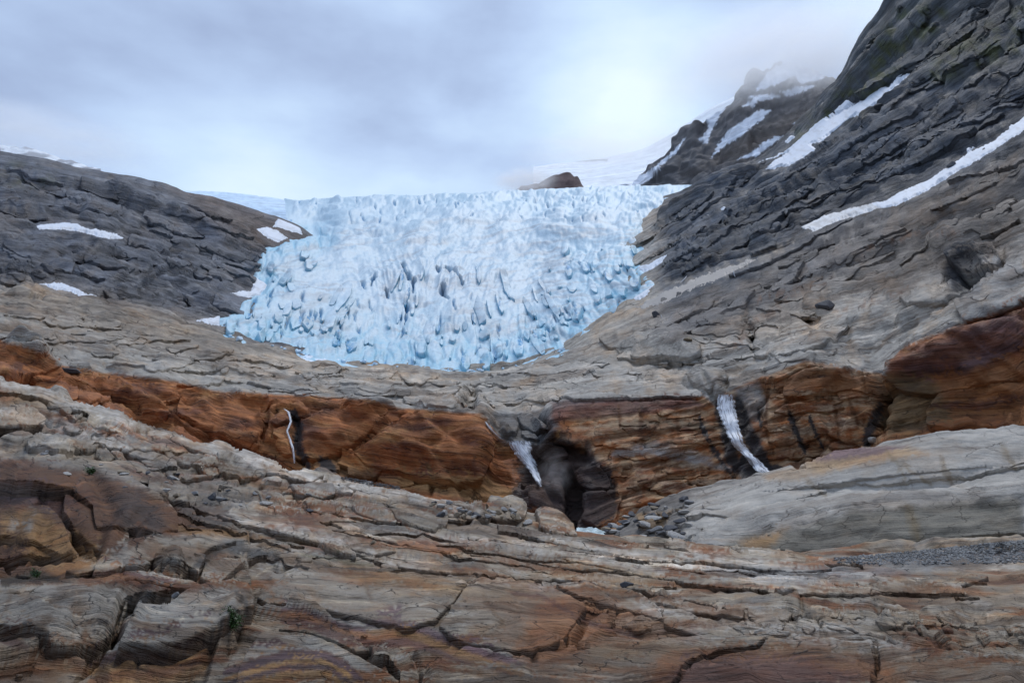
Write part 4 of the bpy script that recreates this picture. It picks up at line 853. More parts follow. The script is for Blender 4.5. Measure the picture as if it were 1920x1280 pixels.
# ================================================================== GLACIER
gtop = [(380,354),(440,358),(500,366),(560,377),(620,372),(700,370),(800,367),(900,362),(1000,357),(1090,352),(1180,351),(1290,347),(1400,345)]
outline = [(548,200),(1310,200),(1305,347),(1285,352),(1262,366),(1240,380),(1222,395),(1206,408),(1205,430),(1212,452),(1200,470),(1192,490),(1205,508),(1222,530),(1205,548),(1185,562),(1150,582),(1120,600),(1098,622),(1062,640),(1050,655),(1002,672),(950,690),(900,686),(830,693),(770,680),(715,683),(650,676),(590,668),(560,655),(500,640),(425,628),(412,606),(430,585),(455,566),(490,550),(500,535),(480,520),(476,495),(488,470),(520,458),(560,448),(592,440),(585,425),(560,410),(548,402),(546,370)]
gu = np.arange(370, 1320, 1.75); gv = np.concatenate([np.arange(704, 346, -1.7)])
GU, GV = np.meshgrid(gu, gv)
gt = np.interp(gu, *zip(*gtop)); gt = gt + 1.2 * fbm(gu / 14, gu * 0, 808, 3, 0.6)
# range of the slope below, per column
Cu = C.U; rr = np.zeros(GU.shape)
j = np.interp(gu, Cu, np.arange(len(Cu))).round().astype(int)
top_r = np.interp(gu, [370, 560, 640, 1000, 1200, 1320], [1850, 1800, 1750, 1750, 1650, 1300])
for a_, jj in enumerate(j):
    vv = C.v[20:-12, jj]; rv = C.r[20:-12, jj]; o = np.argsort(vv); vm = vv[o]; rm = rv[o]
    r_ = np.interp(gv, vm, rm)
    above = gv < vm[0]
    r_ = np.where(above, rm[0] + (top_r[a_] - rm[0]) * np.clip((vm[0] - gv) / np.maximum(vm[0] - gt[a_], 6), 0, 1) + 12, r_)
    rr[:, a_] = r_
rr = gauss(gauss(rr, 3, 1), 3, 0)
GV0 = GV.copy(); GV = np.maximum(GV, gt[None, :] - 0.04 * np.maximum(gt[None, :] - GV, 0))
wu = 5 * fbm(GU / 26, GV / 26, 811, 4, 0.6); wv = 5 * fbm(GU / 22, GV / 22, 815, 4, 0.6)
sd_ = poly_sd(GU + wu, GV + wv, outline)
thick = np.clip(1 - np.exp(-np.clip(sd_, -30, 400) / 16.0), -1.2, 1) * 0.055 + 0.03 * ss(0, 150, sd_)
# body relief in px: seracs low down, smooth flow band, crevassed icefall top
yy = (GV - 350) / 340.0
low = ss(0.62, 0.9, yy + 0.12 * fbm(GU / 90, GV / 60, 821, 3)) + ss(60, 10, sd_) * ss(0.15, 0.3, yy); low = np.clip(low, 0, 1)
edge_r = ss(1020, 1110, GU) * ss(0.25, 0.4, yy)
seracm = np.clip(np.maximum(low, edge_r * 0.9), 0, 1)
upper = 1 - ss(0.05, 0.22, yy)
def rid(x, y, seed, o=3): return 1 - 2 * bil(x, y, seed, o, 0.5)
sx = GU + 8 * fbm(GU / 60, GV / 60, 831, 2); sy = GV + 8 * fbm(GU / 50, GV / 50, 833, 2)
F1g, F2g, IDg, OXg, OYg = worley(sx / 25, sy / 25, 841); F1h, F2h, IDh, OXh, OYh = worley(sx / 10.5, sy / 13, 843)
eg = ss(0, 0.3, F2g - F1g); eh = ss(0, 0.35, F2h - F1h)
blk = (16 * (h1(IDg, 4) - 0.3) + 9 * (0.5 - F1g ** 2) + 26 * ((h1(IDg, 5) - .5) * OXg + (h1(IDg, 8) - .6) * OYg)) * eg - 5 * (1 - eg)
blk2 = (5 * (h1(IDh, 6) - 0.3) + 9 * ((h1(IDh, 9) - .5) * OXh - .5 * OYh)) * eh - 3 * (1 - eh)
F1k, F2k, IDk, OXk, OYk = worley(sx / 20, sy / 7, 847)
ek = ss(0, 0.3, F2k - F1k); icefall = (7 * (h1(IDk, 6) - 0.4) - 5 * OYk) * ek - 2.5 * (1 - ek)
gd = seracm * (blk * 0.32 + blk2 * 0.3) + (0.15 + 0.85 * upper) * icefall * (1 - seracm) * (0.7)
# flow folds: arcs sagging towards the snout
arc = GV - 60 * np.exp(-((GU - 860) / 260) ** 2) * ss(0.25, 0.8, yy) * 1.0 + 0.10 * (GU - 850)
gd += (1 - seracm) * (3.5 * rid(GU / 170, arc / 16, 851, 3) + 1.6 * rid(GU / 70, arc / 7, 855, 3))
gd += (1 - 0.5 * seracm) * 17 * bil(GU / 80 + arc / 120, arc / 26, 867, 3, 0.5)
gd += 18 * fbm(GU / 160, arc / 50, 861, 3, 0.5) + 5 * fbm(GU / 50, arc / 20, 863, 3) + 1.3 * fbm(GU / 7, GV / 6, 865, 3, 0.6)
# the central fan of big crevasses
fan = np.exp(-((GU - 810) / 130) ** 2 - ((GV - 535) / 45) ** 2)
gd += 24 * np.exp(-((GU - 820) / 230) ** 2 - ((GV - 585) / 60) ** 2)
gd += fan * 17 * (rid((GU + 0.25 * (GV - 540) * np.sign(GU - 800)) / 26, GV / 110, 871, 3))
blue = np.zeros(GU.shape)
crev = [([(752,508),(756,520),(758,530)],5),([(762,528),(768,540),(766,552)],6),([(774,548),(776,562),(775,574)],4),([(818,512),(824,528)],3),([(835,510),(850,526),(866,552)],5),([(828,560),(832,580),(842,590)],5),([(722,566),(728,582)],4),([(762,592),(764,606)],4),([(700,540),(690,560)],4),([(672,545),(680,565)],3),
        ([(480,560),(470,585),(462,600)],4),([(510,548),(505,575)],4),([(540,600),(536,620)],4),([(630,640),(636,655)],6),([(650,640),(660,655)],5),([(920,650),(930,672),(925,685)],6),([(900,650),(890,665)],5),([(866,655),(870,675)],4),([(780,660),(782,672)],3),([(1085,495),(1092,508)],4),([(1068,490),(1060,505)],4),([(1105,505),(1112,520)],4),([(1060,585),(1072,600)],6),([(1095,580),(1085,592)],4),([(1040,598),(1046,612)],4),([(640,470),(655,465)],3),([(560,590),(566,606)],3),([(600,610),(604,625)],3),([(1010,620),(1000,635)],4),([(980,640),(975,655)],3)]
for k in range(60):
    x = 430 + 760 * float(h1(k, 31)); y = 560 + 120 * float(h1(k, 32)) - (70 if x > 1060 else 0) + (20 if 600 < x < 950 else -15)
    crev.append(([(x, y), (x + 5 * float(h1(k, 33) - .5), y + 8), (x + 9 * float(h1(k, 34) - .5), y + 15)], 2.2 + 2 * float(h1(k, 35))))
for k in range(70):
    x = 520 + 740 * float(h1(k, 41)); y = 368 + 50 * float(h1(k, 42)); crev.append(([(x, y), (x + 3, y + 6)], 2))
for ci, (p, w_) in enumerate(crev):
    if ci < 10: w_ = w_ * 1.6
    q = Sub(GU, GV, p, w_ * 3 + 6); D, T = lin_dist(q.u + 5 * fbm(q.u / 9, q.v / 9, 5, 3), q.v + 3 * fbm(q.u / 9, q.v / 9, 8, 2), p); k = np.clip(1 - D / (w_ * (0.25 + 0.9 * (1 - T) * ss(0, .2, T))), 0, 1)
    gd[q.m] -= k * w_ * 4.0; blue[q.m] = np.maximum(blue[q.m], k * 1.1)
Pg0 = at(GU, GV, rr * (1 - thick))
du = np.gradient(Pg0, axis=1); dt = np.gradient(Pg0, axis=0); n = np.cross(du, dt); n /= np.linalg.norm(n, axis=-1, keepdims=True) + 1e-6
if ((n * Pg0).sum(-1) > 0).mean() > 0.5: n = -n
n = gauss(gauss(n, 5, 0), 5, 1); n /= np.linalg.norm(n, axis=-1, keepdims=True) + 1e-6
amp = np.clip(ss(-2, 14, sd_), 0, 1) * (0.15 + 0.85 * ss(-1, 8, GV - gt[None, :]))
Pg = Pg0 + n * (gd * amp * 0.8 * rr / F)[..., None]
# blue: fresh ice on broken faces, white weathered crust on the smooth flow
bl = 0.16 + 0.46 * seracm * ss(-0.3, 0.5, fbm(GU / 24, GV / 18, 881, 4, 0.6)) + 0.12 * upper + 0.25 * fbm(GU / 60, GV / 40, 885, 4)
bl += 0.35 * seracm * np.clip(1 - (F2g - F1g) * 3, 0, 1) + 0.25 * ss(60, 0, sd_) * seracm
bl = np.clip(bl - 0.22 * np.exp(-((GU - 800) / 230) ** 2 - ((GV - 570) / 75) ** 2), 0, 1)
white = np.array((0.60, 0.71, 0.765)); lb = np.array((0.32, 0.59, 0.72)); db = np.array((0.04, 0.28, 0.54))
gc = white * (1 - bl[..., None]) + lb * bl[..., None]
k = np.clip(blue, 0, 1)[..., None]; gc = gc * (1 - k) + db * k
# dirt lines along the flow arcs
dl = ss(0.38, 0.75, rid(GU / 130, arc / 11, 891, 3)) * ss(0.0, 0.4, fbm(GU / 90, GV / 30, 893, 3) + 0.15 + 0.25 * ss(850, 1000, GU)) * ss(0.14, 0.26, yy) * (1 - ss(0.85, 1, yy))
dk = ss(0.35, 0.6, fbm(GU / 12, GV / 6, 897, 3, 0.6))
dirt = np.clip(0.45 * dl + 0.12 * dk * (GU > 700), 0, 0.6)[..., None]; gc = gc * (1 - dirt) + np.array((0.34, 0.32, 0.32)) * dirt
gc = gc * (1 + 0.08 * fbm(GU / 5, GV / 4, 899, 2))[..., None]
def mat_ice():
    m = bpy.data.materials.new('glacier ice'); m.use_nodes = True
    nt = m.node_tree; N = nt.nodes; L = nt.links; b = N['Principled BSDF']
    ac = N.new('ShaderNodeAttribute'); ac.attribute_name = 'tone'; tc = N.new('ShaderNodeTexCoord')
    n = N.new('ShaderNodeTexNoise'); n.inputs['Scale'].default_value = 0.35; n.inputs['Detail'].default_value = 8; n.inputs['Roughness'].default_value = 0.6
    L.new(tc.outputs['Object'], n.inputs[0])
    mr = N.new('ShaderNodeMapRange'); mr.inputs[1].default_value = 0.3; mr.inputs[2].default_value = 0.7; mr.inputs[3].default_value = 0.9; mr.inputs[4].default_value = 1.07; L.new(n.outputs[0], mr.inputs[0])
    vm = N.new('ShaderNodeVectorMath'); vm.operation = 'SCALE'; L.new(ac.outputs['Color'], vm.inputs[0]); L.new(mr.outputs[0], vm.inputs['Scale'])
    ab = N.new('ShaderNodeAttribute'); ab.attribute_name = 'bed'; mp = N.new('ShaderNodeMapping'); mp.inputs['Scale'].default_value = (0.013, 0.11, 1); L.new(ab.outputs['Vector'], mp.inputs[0])
    fl = N.new('ShaderNodeTexNoise'); fl.inputs['Scale'].default_value = 1.0; fl.inputs['Detail'].default_value = 6; fl.inputs['Roughness'].default_value = 0.65; fl.inputs['Distortion'].default_value = 0.5; L.new(mp.outputs[0], fl.inputs[0])
    fr = N.new('ShaderNodeMapRange'); fr.interpolation_type = 'SMOOTHSTEP'; fr.inputs[1].default_value = 0.56; fr.inputs[2].default_value = 0.64; L.new(fl.outputs[0], fr.inputs[0])
    fm = N.new('ShaderNodeMath'); fm.operation = 'MULTIPLY'; fm.inputs[1].default_value = 0.55; L.new(fr.outputs[0], fm.inputs[0])
    fx = N.new('ShaderNodeMix'); fx.data_type = 'RGBA'; fx.blend_type = 'MULTIPLY'; L.new(fm.outputs[0], fx.inputs[0]); L.new(vm.outputs[0], fx.inputs[6]); fx.inputs[7].default_value = (0.62, 0.66, 0.72, 1)
    L.new(fx.outputs[2], b.inputs['Base Color']); b.inputs['Roughness'].default_value = 0.5; b.inputs['Specular IOR Level'].default_value = 0.4
    bp = N.new('ShaderNodeBump'); bp.inputs['Strength'].default_value = 0.6; bp.inputs['Distance'].default_value = 1.2; L.new(n.outputs[0], bp.inputs['Height']); L.new(bp.outputs[0], b.inputs['Normal'])
    return m
ICE = mat_ice()
keep = (sd_ > -14) & (GV0 > gt[None] - 3.5)
kq = keep[:-1, :-1] & keep[1:, :-1] & keep[:-1, 1:] & keep[1:, 1:]
q_ = grid_quads(*GU.shape)[kq].reshape(-1, 4)
gl = to_mesh('glacier', Pg.reshape(-1, 3), q_, ICE, gc.reshape(-1, 3), None, np.stack([GU.ravel(), (arc + 0.6 * gd).ravel()], -1))
tag(gl, 'blue white glacier tongue full of crevasses filling the valley between the mountains', 'glacier')

# ================================================================== LEDGES AND SLABS STANDING PROUD OF THE BEDROCK
class Base:
    def __init__(s, sh, sig=5):
        s.tops = []; s.sh = sh; s.P = gauss(gauss(sh.P, sig, 0), sig, 1); s.n = sh.n; s.H = gauss(gauss(getattr(sh, 'H', sh.S + sh.d), 9, 0), 9, 1)
        dd = ((sh.P - s.P) * sh.n).sum(-1) * F / sh.r; s.f = np.clip(dd, -6, 6)
        pu_, pv_ = proj(s.P); s.pu, s.pv = pu_, pv_
        cw, chh = 680, 460; ix = np.clip((sh.pu / 3).astype(int), -1, cw); iy = np.clip((sh.pv / 3).astype(int), -1, chh); ok = (ix >= 0) & (ix < cw) & (iy >= 0) & (iy < chh)
        s.cimg = np.full((chh, cw, 3), np.nan); s.cimg[iy[ok], ix[ok]] = sh.col[ok]
    def rc(s, u_, v_):
        U = s.sh.U; j = np.interp(u_, U, np.arange(len(U))); ji = np.clip(np.round(j).astype(int), 0, len(U) - 1); i = np.zeros(len(j))
        for c in np.unique(ji):
            k = ji == c; vv = s.pv[:, c]; vm = np.minimum.accumulate(vv) - np.arange(len(vv)) * 1e-5; i[k] = np.interp(-v_[k], -vm, np.arange(len(vv)))
        return i, j
    def get(s, a, i, j):
        i0 = np.clip(i.astype(int), 0, a.shape[0] - 2); j0 = np.clip(j.astype(int), 0, a.shape[1] - 2); fi = i - i0; fj = j - j0
        if a.ndim == 3: fi = fi[:, None]; fj = fj[:, None]
        return (a[i0, j0] * (1 - fi) + a[i0 + 1, j0] * fi) * (1 - fj) + (a[i0, j0 + 1] * (1 - fi) + a[i0 + 1, j0 + 1] * fi) * fj
    def colour(s, u_, v_, i, j):
        c = s.get(s.sh.col, i, j); x = np.clip((u_ / 3).astype(int), 0, 679); y = np.clip((v_ / 3).astype(int), 0, 459)
        k = s.cimg[y, x]; ok = ~np.isnan(k[:, 0]) & (u_ > 0) & (u_ < 1920) & (v_ > 0) & (v_ < 1300); c[ok] = k[ok]; return c
from mathutils.geometry import delaunay_2d_cdt
RINGS = [(0.90, -1.1), (0.975, -0.2), (1.0, 0.5), (0.99, 0.86), (0.965, 0.98), (0.90, 1.0)]
def in_poly(x, y, px, py):
    ins = np.zeros(x.shape, bool); n = len(px); j = n - 1
    for i in range(n):
        c = ((py[i] > y) != (py[j] > y)) & (x < (px[j] - px[i]) * (y - py[i]) / (py[j] - py[i] + 1e-12) + px[i]); ins ^= c; j = i
    return ins
def slab(bs, pts, h, mat, wob=2.5, tilt=0.0, relief=0.8, name='ledge', tone=1.0, rnd=0.0, side=None, step=3.0, dome=0.15, parent=None, tt=0.0):
    p = np.asarray(pts, float); p = np.vstack([p, p[:1]]); L_ = np.concatenate([[0], np.cumsum(np.hypot(*np.diff(p, axis=0).T))]); n = max(int(L_[-1] / step), 10)
    t = np.linspace(0, L_[-1], n, endpoint=False); x = np.interp(t, L_, p[:, 0]); y = np.interp(t, L_, p[:, 1]); k_ = int(abs(p[0, 0] * 3 + p[0, 1])) % 97
    if rnd: x = gauss(np.tile(x, 3)[None], rnd, 1)[0][n:2 * n]; y = gauss(np.tile(y, 3)[None], rnd, 1)[0][n:2 * n]
    x = x + wob * fbm(t / 14, t * 0 + k_, k_, 3, 0.6); y = y + wob * 0.7 * fbm(t / 14, t * 0 + k_ + 5, k_ + 1, 3, 0.6)
    cx, cy = x.mean(), y.mean(); X = []; Y = []; Hh = []; SC = []
    ext = np.hypot(x - cx, y - cy) + 1e-6
    for sc, hh in RINGS:
        ins = (1 - sc) * np.minimum(ext, 26) / ext      # keep the bevel narrow on long slabs
        X.append(cx + (x - cx) * (1 - ins)); Y.append(cy + (y - cy) * (1 - ins)); Hh.append(np.full(n, hh)); SC.append(np.full(n, sc))
    R_ = len(RINGS); I = np.arange(R_ * n).reshape(R_, n)
    q_ = np.stack([I[:-1], np.roll(I[:-1], -1, 1), np.roll(I[1:], -1, 1), I[1:]], -1).reshape(-1, 4); T_ = np.concatenate([q_[:, [0, 1, 2]], q_[:, [0, 2, 3]]])
    # the top is filled with an even grid of points
    rx, ry = X[-1], Y[-1]; g = max(2.2, min(4.5, math.sqrt(max(np.ptp(rx) * np.ptp(ry), 20) / 700)))
    gx, gy = np.meshgrid(np.arange(rx.min(), rx.max(), g), np.arange(ry.min(), ry.max(), g * 0.8)); gx = gx.ravel() + rs0.uniform(-.3, .3, gx.size) * g; gy = gy.ravel() + rs0.uniform(-.3, .3, gy.size) * g
    k = in_poly(gx, gy, cx + (rx - cx) * 0.97, cy + (ry - cy) * 0.97); gx, gy = gx[k], gy[k]
    vv = [Vector((a, b)) for a, b in zip(np.concatenate([rx, gx]), np.concatenate([ry, gy]))]
    ov, _, of, src, _, _ = delaunay_2d_cdt(vv, [(a, (a + 1) % n) for a in range(n)], [], 1, 1e-4)
    m_ = {}; base_n = (R_ - 1) * n; extra = []
    for a, o_ in enumerate(src):
        if o_: m_[a] = base_n + o_[0] if o_[0] < n else R_ * n + o_[0] - n
        else: m_[a] = R_ * n + len(gx) + len(extra); extra.append(ov[a])
    X = np.concatenate(X + [gx, [e[0] for e in extra]]); Y = np.concatenate(Y + [gy, [e[1] for e in extra]])
    m2 = len(gx) + len(extra); Hh = np.concatenate(Hh + [np.ones(m2)])
    SC = np.concatenate(SC + [np.full(m2, 0.5)])
    if of: T_ = np.concatenate([T_, np.array([[m_[a] for a in f_] for f_ in of if len(f_) == 3])])
    vb = Y + h * 0.8; i, j = bs.rc(X, vb)
    P = bs.get(bs.P, i, j); nn = bs.get(bs.n, i, j); r = np.linalg.norm(P, axis=-1); f = bs.get(bs.f, i, j)
    topw = ss(0.4, 1.0, Hh); dc = np.clip(1 - ((X - cx) / (np.ptp(x) * .5)) ** 2 - ((Y - cy) / (np.ptp(y) * .5)) ** 2, 0, 1)
    hp = Hh * h + topw * (relief * f + (Y - cy) * tilt + (X - cx) * tt + dome * h * dc + 0.8 * fbm(X / 34, Y / 14, k_ + 3, 3, 0.55))
    P = P + nn * (hp * r / F)[:, None]
    qu, qv = proj(P); col = bs.colour(qu, qv, i, j) * tone
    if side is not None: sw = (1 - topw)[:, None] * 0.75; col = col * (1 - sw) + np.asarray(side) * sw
    Hc = bs.get(bs.H, i, j) + hp * 0.8
    e_ = Pts(); e_.P = P[topw > 0.9]; e_.n = nn[topw > 0.9]; e_.pu, e_.pv = proj(e_.P); bs.tops.append(e_)
    o = to_mesh(name, P, T_, mat, np.clip(col, 0.01, 0.8), np.full(len(P), 0.8), np.stack([X, Hc], -1), parent=parent)
    if parent is None: o['kind'] = 'structure'
    return o
rs0 = np.random.RandomState(3)
class Pts: pass
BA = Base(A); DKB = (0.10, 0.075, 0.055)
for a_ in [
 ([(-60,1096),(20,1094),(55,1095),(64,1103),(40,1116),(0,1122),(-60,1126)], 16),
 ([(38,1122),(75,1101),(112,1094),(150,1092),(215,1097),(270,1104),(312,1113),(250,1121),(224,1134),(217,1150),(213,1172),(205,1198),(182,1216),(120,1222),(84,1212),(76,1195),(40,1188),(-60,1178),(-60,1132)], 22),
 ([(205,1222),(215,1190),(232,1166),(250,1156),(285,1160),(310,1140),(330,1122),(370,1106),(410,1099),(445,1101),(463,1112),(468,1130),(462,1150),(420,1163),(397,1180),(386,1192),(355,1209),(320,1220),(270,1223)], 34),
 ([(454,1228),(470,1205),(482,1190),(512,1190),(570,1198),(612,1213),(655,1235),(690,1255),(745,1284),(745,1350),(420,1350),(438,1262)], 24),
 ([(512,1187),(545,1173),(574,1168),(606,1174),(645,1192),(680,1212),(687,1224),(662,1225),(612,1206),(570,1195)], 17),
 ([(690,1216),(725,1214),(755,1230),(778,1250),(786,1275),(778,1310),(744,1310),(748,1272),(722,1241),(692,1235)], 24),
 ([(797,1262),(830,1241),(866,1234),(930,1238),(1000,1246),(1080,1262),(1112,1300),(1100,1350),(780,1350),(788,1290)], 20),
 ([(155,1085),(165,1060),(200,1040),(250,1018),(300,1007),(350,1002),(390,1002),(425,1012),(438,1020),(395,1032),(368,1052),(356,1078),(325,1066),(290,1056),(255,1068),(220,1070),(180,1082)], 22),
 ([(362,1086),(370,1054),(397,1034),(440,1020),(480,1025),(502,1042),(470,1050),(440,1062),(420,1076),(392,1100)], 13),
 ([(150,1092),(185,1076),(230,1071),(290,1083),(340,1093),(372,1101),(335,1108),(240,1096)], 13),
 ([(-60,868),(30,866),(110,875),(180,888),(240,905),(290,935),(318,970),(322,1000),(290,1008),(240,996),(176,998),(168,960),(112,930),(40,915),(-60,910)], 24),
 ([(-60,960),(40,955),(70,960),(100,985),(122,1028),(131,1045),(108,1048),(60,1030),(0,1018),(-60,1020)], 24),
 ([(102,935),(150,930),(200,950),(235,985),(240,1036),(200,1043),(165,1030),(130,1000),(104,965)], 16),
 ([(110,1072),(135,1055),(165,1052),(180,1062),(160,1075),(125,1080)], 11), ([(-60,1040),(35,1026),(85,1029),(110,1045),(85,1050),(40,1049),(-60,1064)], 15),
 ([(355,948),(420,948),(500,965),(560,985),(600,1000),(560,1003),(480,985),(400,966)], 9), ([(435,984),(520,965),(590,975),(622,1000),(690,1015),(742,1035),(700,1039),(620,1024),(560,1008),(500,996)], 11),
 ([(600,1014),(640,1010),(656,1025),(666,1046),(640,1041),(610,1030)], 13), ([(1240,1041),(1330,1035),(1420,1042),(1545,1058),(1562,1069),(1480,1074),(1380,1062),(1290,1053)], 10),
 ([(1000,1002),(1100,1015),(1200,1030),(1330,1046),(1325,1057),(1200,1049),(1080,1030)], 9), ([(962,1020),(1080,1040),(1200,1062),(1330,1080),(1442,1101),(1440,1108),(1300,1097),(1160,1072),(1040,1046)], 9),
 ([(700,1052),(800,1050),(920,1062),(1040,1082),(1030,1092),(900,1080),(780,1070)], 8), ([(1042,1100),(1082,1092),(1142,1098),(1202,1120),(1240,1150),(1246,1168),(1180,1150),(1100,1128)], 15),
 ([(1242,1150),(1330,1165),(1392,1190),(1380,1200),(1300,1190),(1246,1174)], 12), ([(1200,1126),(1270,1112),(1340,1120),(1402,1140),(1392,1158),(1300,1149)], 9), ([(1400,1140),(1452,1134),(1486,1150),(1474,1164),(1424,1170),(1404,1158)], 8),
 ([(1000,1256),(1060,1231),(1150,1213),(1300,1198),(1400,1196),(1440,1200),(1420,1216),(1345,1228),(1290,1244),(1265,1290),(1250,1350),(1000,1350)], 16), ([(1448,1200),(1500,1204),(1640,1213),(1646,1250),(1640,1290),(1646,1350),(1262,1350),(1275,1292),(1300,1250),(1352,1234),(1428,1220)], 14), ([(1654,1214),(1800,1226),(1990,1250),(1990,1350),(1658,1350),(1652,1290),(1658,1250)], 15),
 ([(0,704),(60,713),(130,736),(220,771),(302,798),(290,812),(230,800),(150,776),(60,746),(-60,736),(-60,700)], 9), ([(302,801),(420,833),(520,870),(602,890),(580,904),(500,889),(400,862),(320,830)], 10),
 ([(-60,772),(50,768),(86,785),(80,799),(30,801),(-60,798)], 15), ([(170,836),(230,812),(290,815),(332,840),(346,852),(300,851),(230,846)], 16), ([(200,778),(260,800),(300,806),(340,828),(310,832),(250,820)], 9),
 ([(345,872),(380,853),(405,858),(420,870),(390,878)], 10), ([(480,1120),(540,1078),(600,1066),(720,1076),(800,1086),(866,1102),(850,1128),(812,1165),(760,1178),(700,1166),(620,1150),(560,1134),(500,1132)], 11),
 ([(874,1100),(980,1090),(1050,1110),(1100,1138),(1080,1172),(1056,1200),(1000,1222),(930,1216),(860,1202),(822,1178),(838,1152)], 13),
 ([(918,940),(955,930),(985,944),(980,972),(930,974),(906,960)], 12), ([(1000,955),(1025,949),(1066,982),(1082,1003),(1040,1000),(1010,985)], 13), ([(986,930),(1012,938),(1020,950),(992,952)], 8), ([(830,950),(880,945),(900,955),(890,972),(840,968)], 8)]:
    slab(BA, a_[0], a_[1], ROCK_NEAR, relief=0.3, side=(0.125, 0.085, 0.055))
rs = np.random.RandomState(21)
def scatter(bs, n, fn, mat, wr, hr, zr, ang=0.0, rnd=0.0, relief=0.8, nm='ledge', tones=(0.8, 1.15), side=None, parent=None, tx=0.0, clear=()):
    for _ in range(n):
        cx, cy = fn()
        if any(p_[:, 0].min() - 30 < cx < p_[:, 0].max() + 30 and p_[:, 1].min() - 14 < cy < p_[:, 1].max() + 14 and poly_sd(np.array([cx]), np.array([cy]), p_)[0] > -34 for p_ in clear): continue
        w_ = wr[0] + (wr[1] - wr[0]) * rs.rand() ** 1.6; hh = w_ * (hr[0] + (hr[1] - hr[0]) * rs.rand()); k = rs.randint(5, 8); a0 = rs.rand() * 6.28; a_ = R(ang + rs.uniform(-8, 8)); pts = []
        for q_ in range(k):
            th = a0 + (q_ + 0.6 * rs.rand()) * 6.283 / k; sq = 1 / max(abs(math.cos(th)), abs(math.sin(th))) ** 0.5
            dx = w_ * math.cos(th) * sq * 0.5; dy = hh * math.sin(th) * sq * 0.5; pts.append((cx + dx * math.cos(a_) - dy * math.sin(a_), cy + dx * math.sin(a_) + dy * math.cos(a_)))
        slab(bs, pts, zr[0] + (zr[1] - zr[0]) * rs.rand() * min(1.5, w_ / wr[1] + 0.4), mat, wob=1.5, tilt=rs.uniform(-.12, .12), relief=relief, rnd=rnd, tone=tones[0] + (tones[1] - tones[0]) * rs.rand(), step=2.6, name=nm, side=side, parent=parent, tt=rs.uniform(-tx, tx))
def f_flag():
    x = 1180 + 760 * rs.rand(); return x, 1128 + (x - 1180) * 0.045 + rs.rand() * (62 + 0.01 * (x - 1180))
scatter(BA, 60, f_flag, ROCK_NEAR, (22, 90), (0.16, 0.34), (3.5, 8), 4)
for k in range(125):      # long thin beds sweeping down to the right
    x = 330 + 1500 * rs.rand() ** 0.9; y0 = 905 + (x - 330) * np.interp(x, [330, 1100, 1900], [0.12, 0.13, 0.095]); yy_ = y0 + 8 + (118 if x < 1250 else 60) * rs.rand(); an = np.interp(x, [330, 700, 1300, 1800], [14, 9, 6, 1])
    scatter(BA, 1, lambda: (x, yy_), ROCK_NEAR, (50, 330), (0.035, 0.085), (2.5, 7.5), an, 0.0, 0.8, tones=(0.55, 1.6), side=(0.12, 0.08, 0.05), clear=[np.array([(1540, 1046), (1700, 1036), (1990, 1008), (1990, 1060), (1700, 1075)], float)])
def f_hill():
    x = 10 + 880 * rs.rand() ** 0.8; y0 = np.interp(x, [0, 120, 300, 540, 900], [735, 750, 815, 890, 948]); y1 = np.interp(x, [0, 250, 340, 520, 900], [862, 890, 935, 962, 975]); return x, y0 + (y1 - y0) * rs.rand()
scatter(BA, 90, f_hill, ROCK_NEAR, (14, 120), (0.14, 0.42), (4, 11), 14, tones=(0.65, 1.25))
def f_near():
    x = 10 + 760 * rs.rand(); return x, 1040 + 230 * rs.rand()
scatter(BA, 26, f_near, ROCK_NEAR, (14, 44), (0.25, 0.5), (4, 9), 8)
SNP = [np.asarray(p_, float) for p_ in SNOW_OUTLINES]
BC = Base(C, 4)
for a_ in [([(662,850),(720,812),(790,772),(850,773),(905,778),(916,800),(918,850),(905,895),(870,902),(800,893),(740,880),(690,868)], 20), ([(560,800),(600,775),(650,760),(700,760),(720,780),(690,812),(645,842),(600,858),(566,858),(556,830)], 14),
           ([(-60,640),(30,640),(88,664),(108,690),(60,708),(-60,700)], 20), ([(110,688),(200,706),(330,722),(340,750),(280,762),(200,742),(120,712)], 10), ([(340,735),(420,742),(486,748),(494,800),(470,840),(400,812),(330,772)], 12),
           ([(1180,664),(1192,650),(1225,637),(1260,631),(1295,634),(1318,645),(1316,660),(1290,668),(1240,664),(1205,667)], 15), ([(1290,706),(1310,690),(1345,684),(1366,690),(1366,704),(1340,722),(1325,730)], 12),
           ([(1040,740),(1100,722),(1180,716),(1260,718),(1320,735),(1318,744),(1200,746),(1080,752)], 8), ([(922,800),(940,784),(962,782),(975,796),(965,812),(940,814)], 12), ([(968,776),(990,772),(1018,780),(1026,798),(1000,806),(978,800)], 12), ([(975,806),(1000,808),(1012,820),(985,824)], 7), ([(1000,836),(1030,826),(1060,828),(1068,850),(1040,862),(1012,856)], 12), ([(1084,880),(1110,872),(1140,884),(1146,910),(1110,920),(1090,908)], 12), ([(1086,925),(1130,920),(1160,935),(1156,968),(1120,985),(1092,975)], 12), ([(985,905),(1020,900),(1056,915),(1058,960),(1050,985),(1015,965),(990,940)], 12), ([(1410,664),(1440,645),(1500,625),(1560,612),(1600,610),(1560,640),(1480,668)], 9),
           ([(1500,690),(1560,680),(1625,700),(1655,716),(1650,740),(1590,728),(1520,738),(1470,742),(1470,715)], 11), ([(1690,560),(1720,535),(1775,528),(1800,545),(1780,565),(1730,575)], 12), ([(1820,545),(1870,520),(1940,490),(1940,560),(1870,590),(1815,600),(1805,575)], 14)]:
    slab(BC, a_[0], a_[1], ROCK_CLIFF, rnd=1.5)
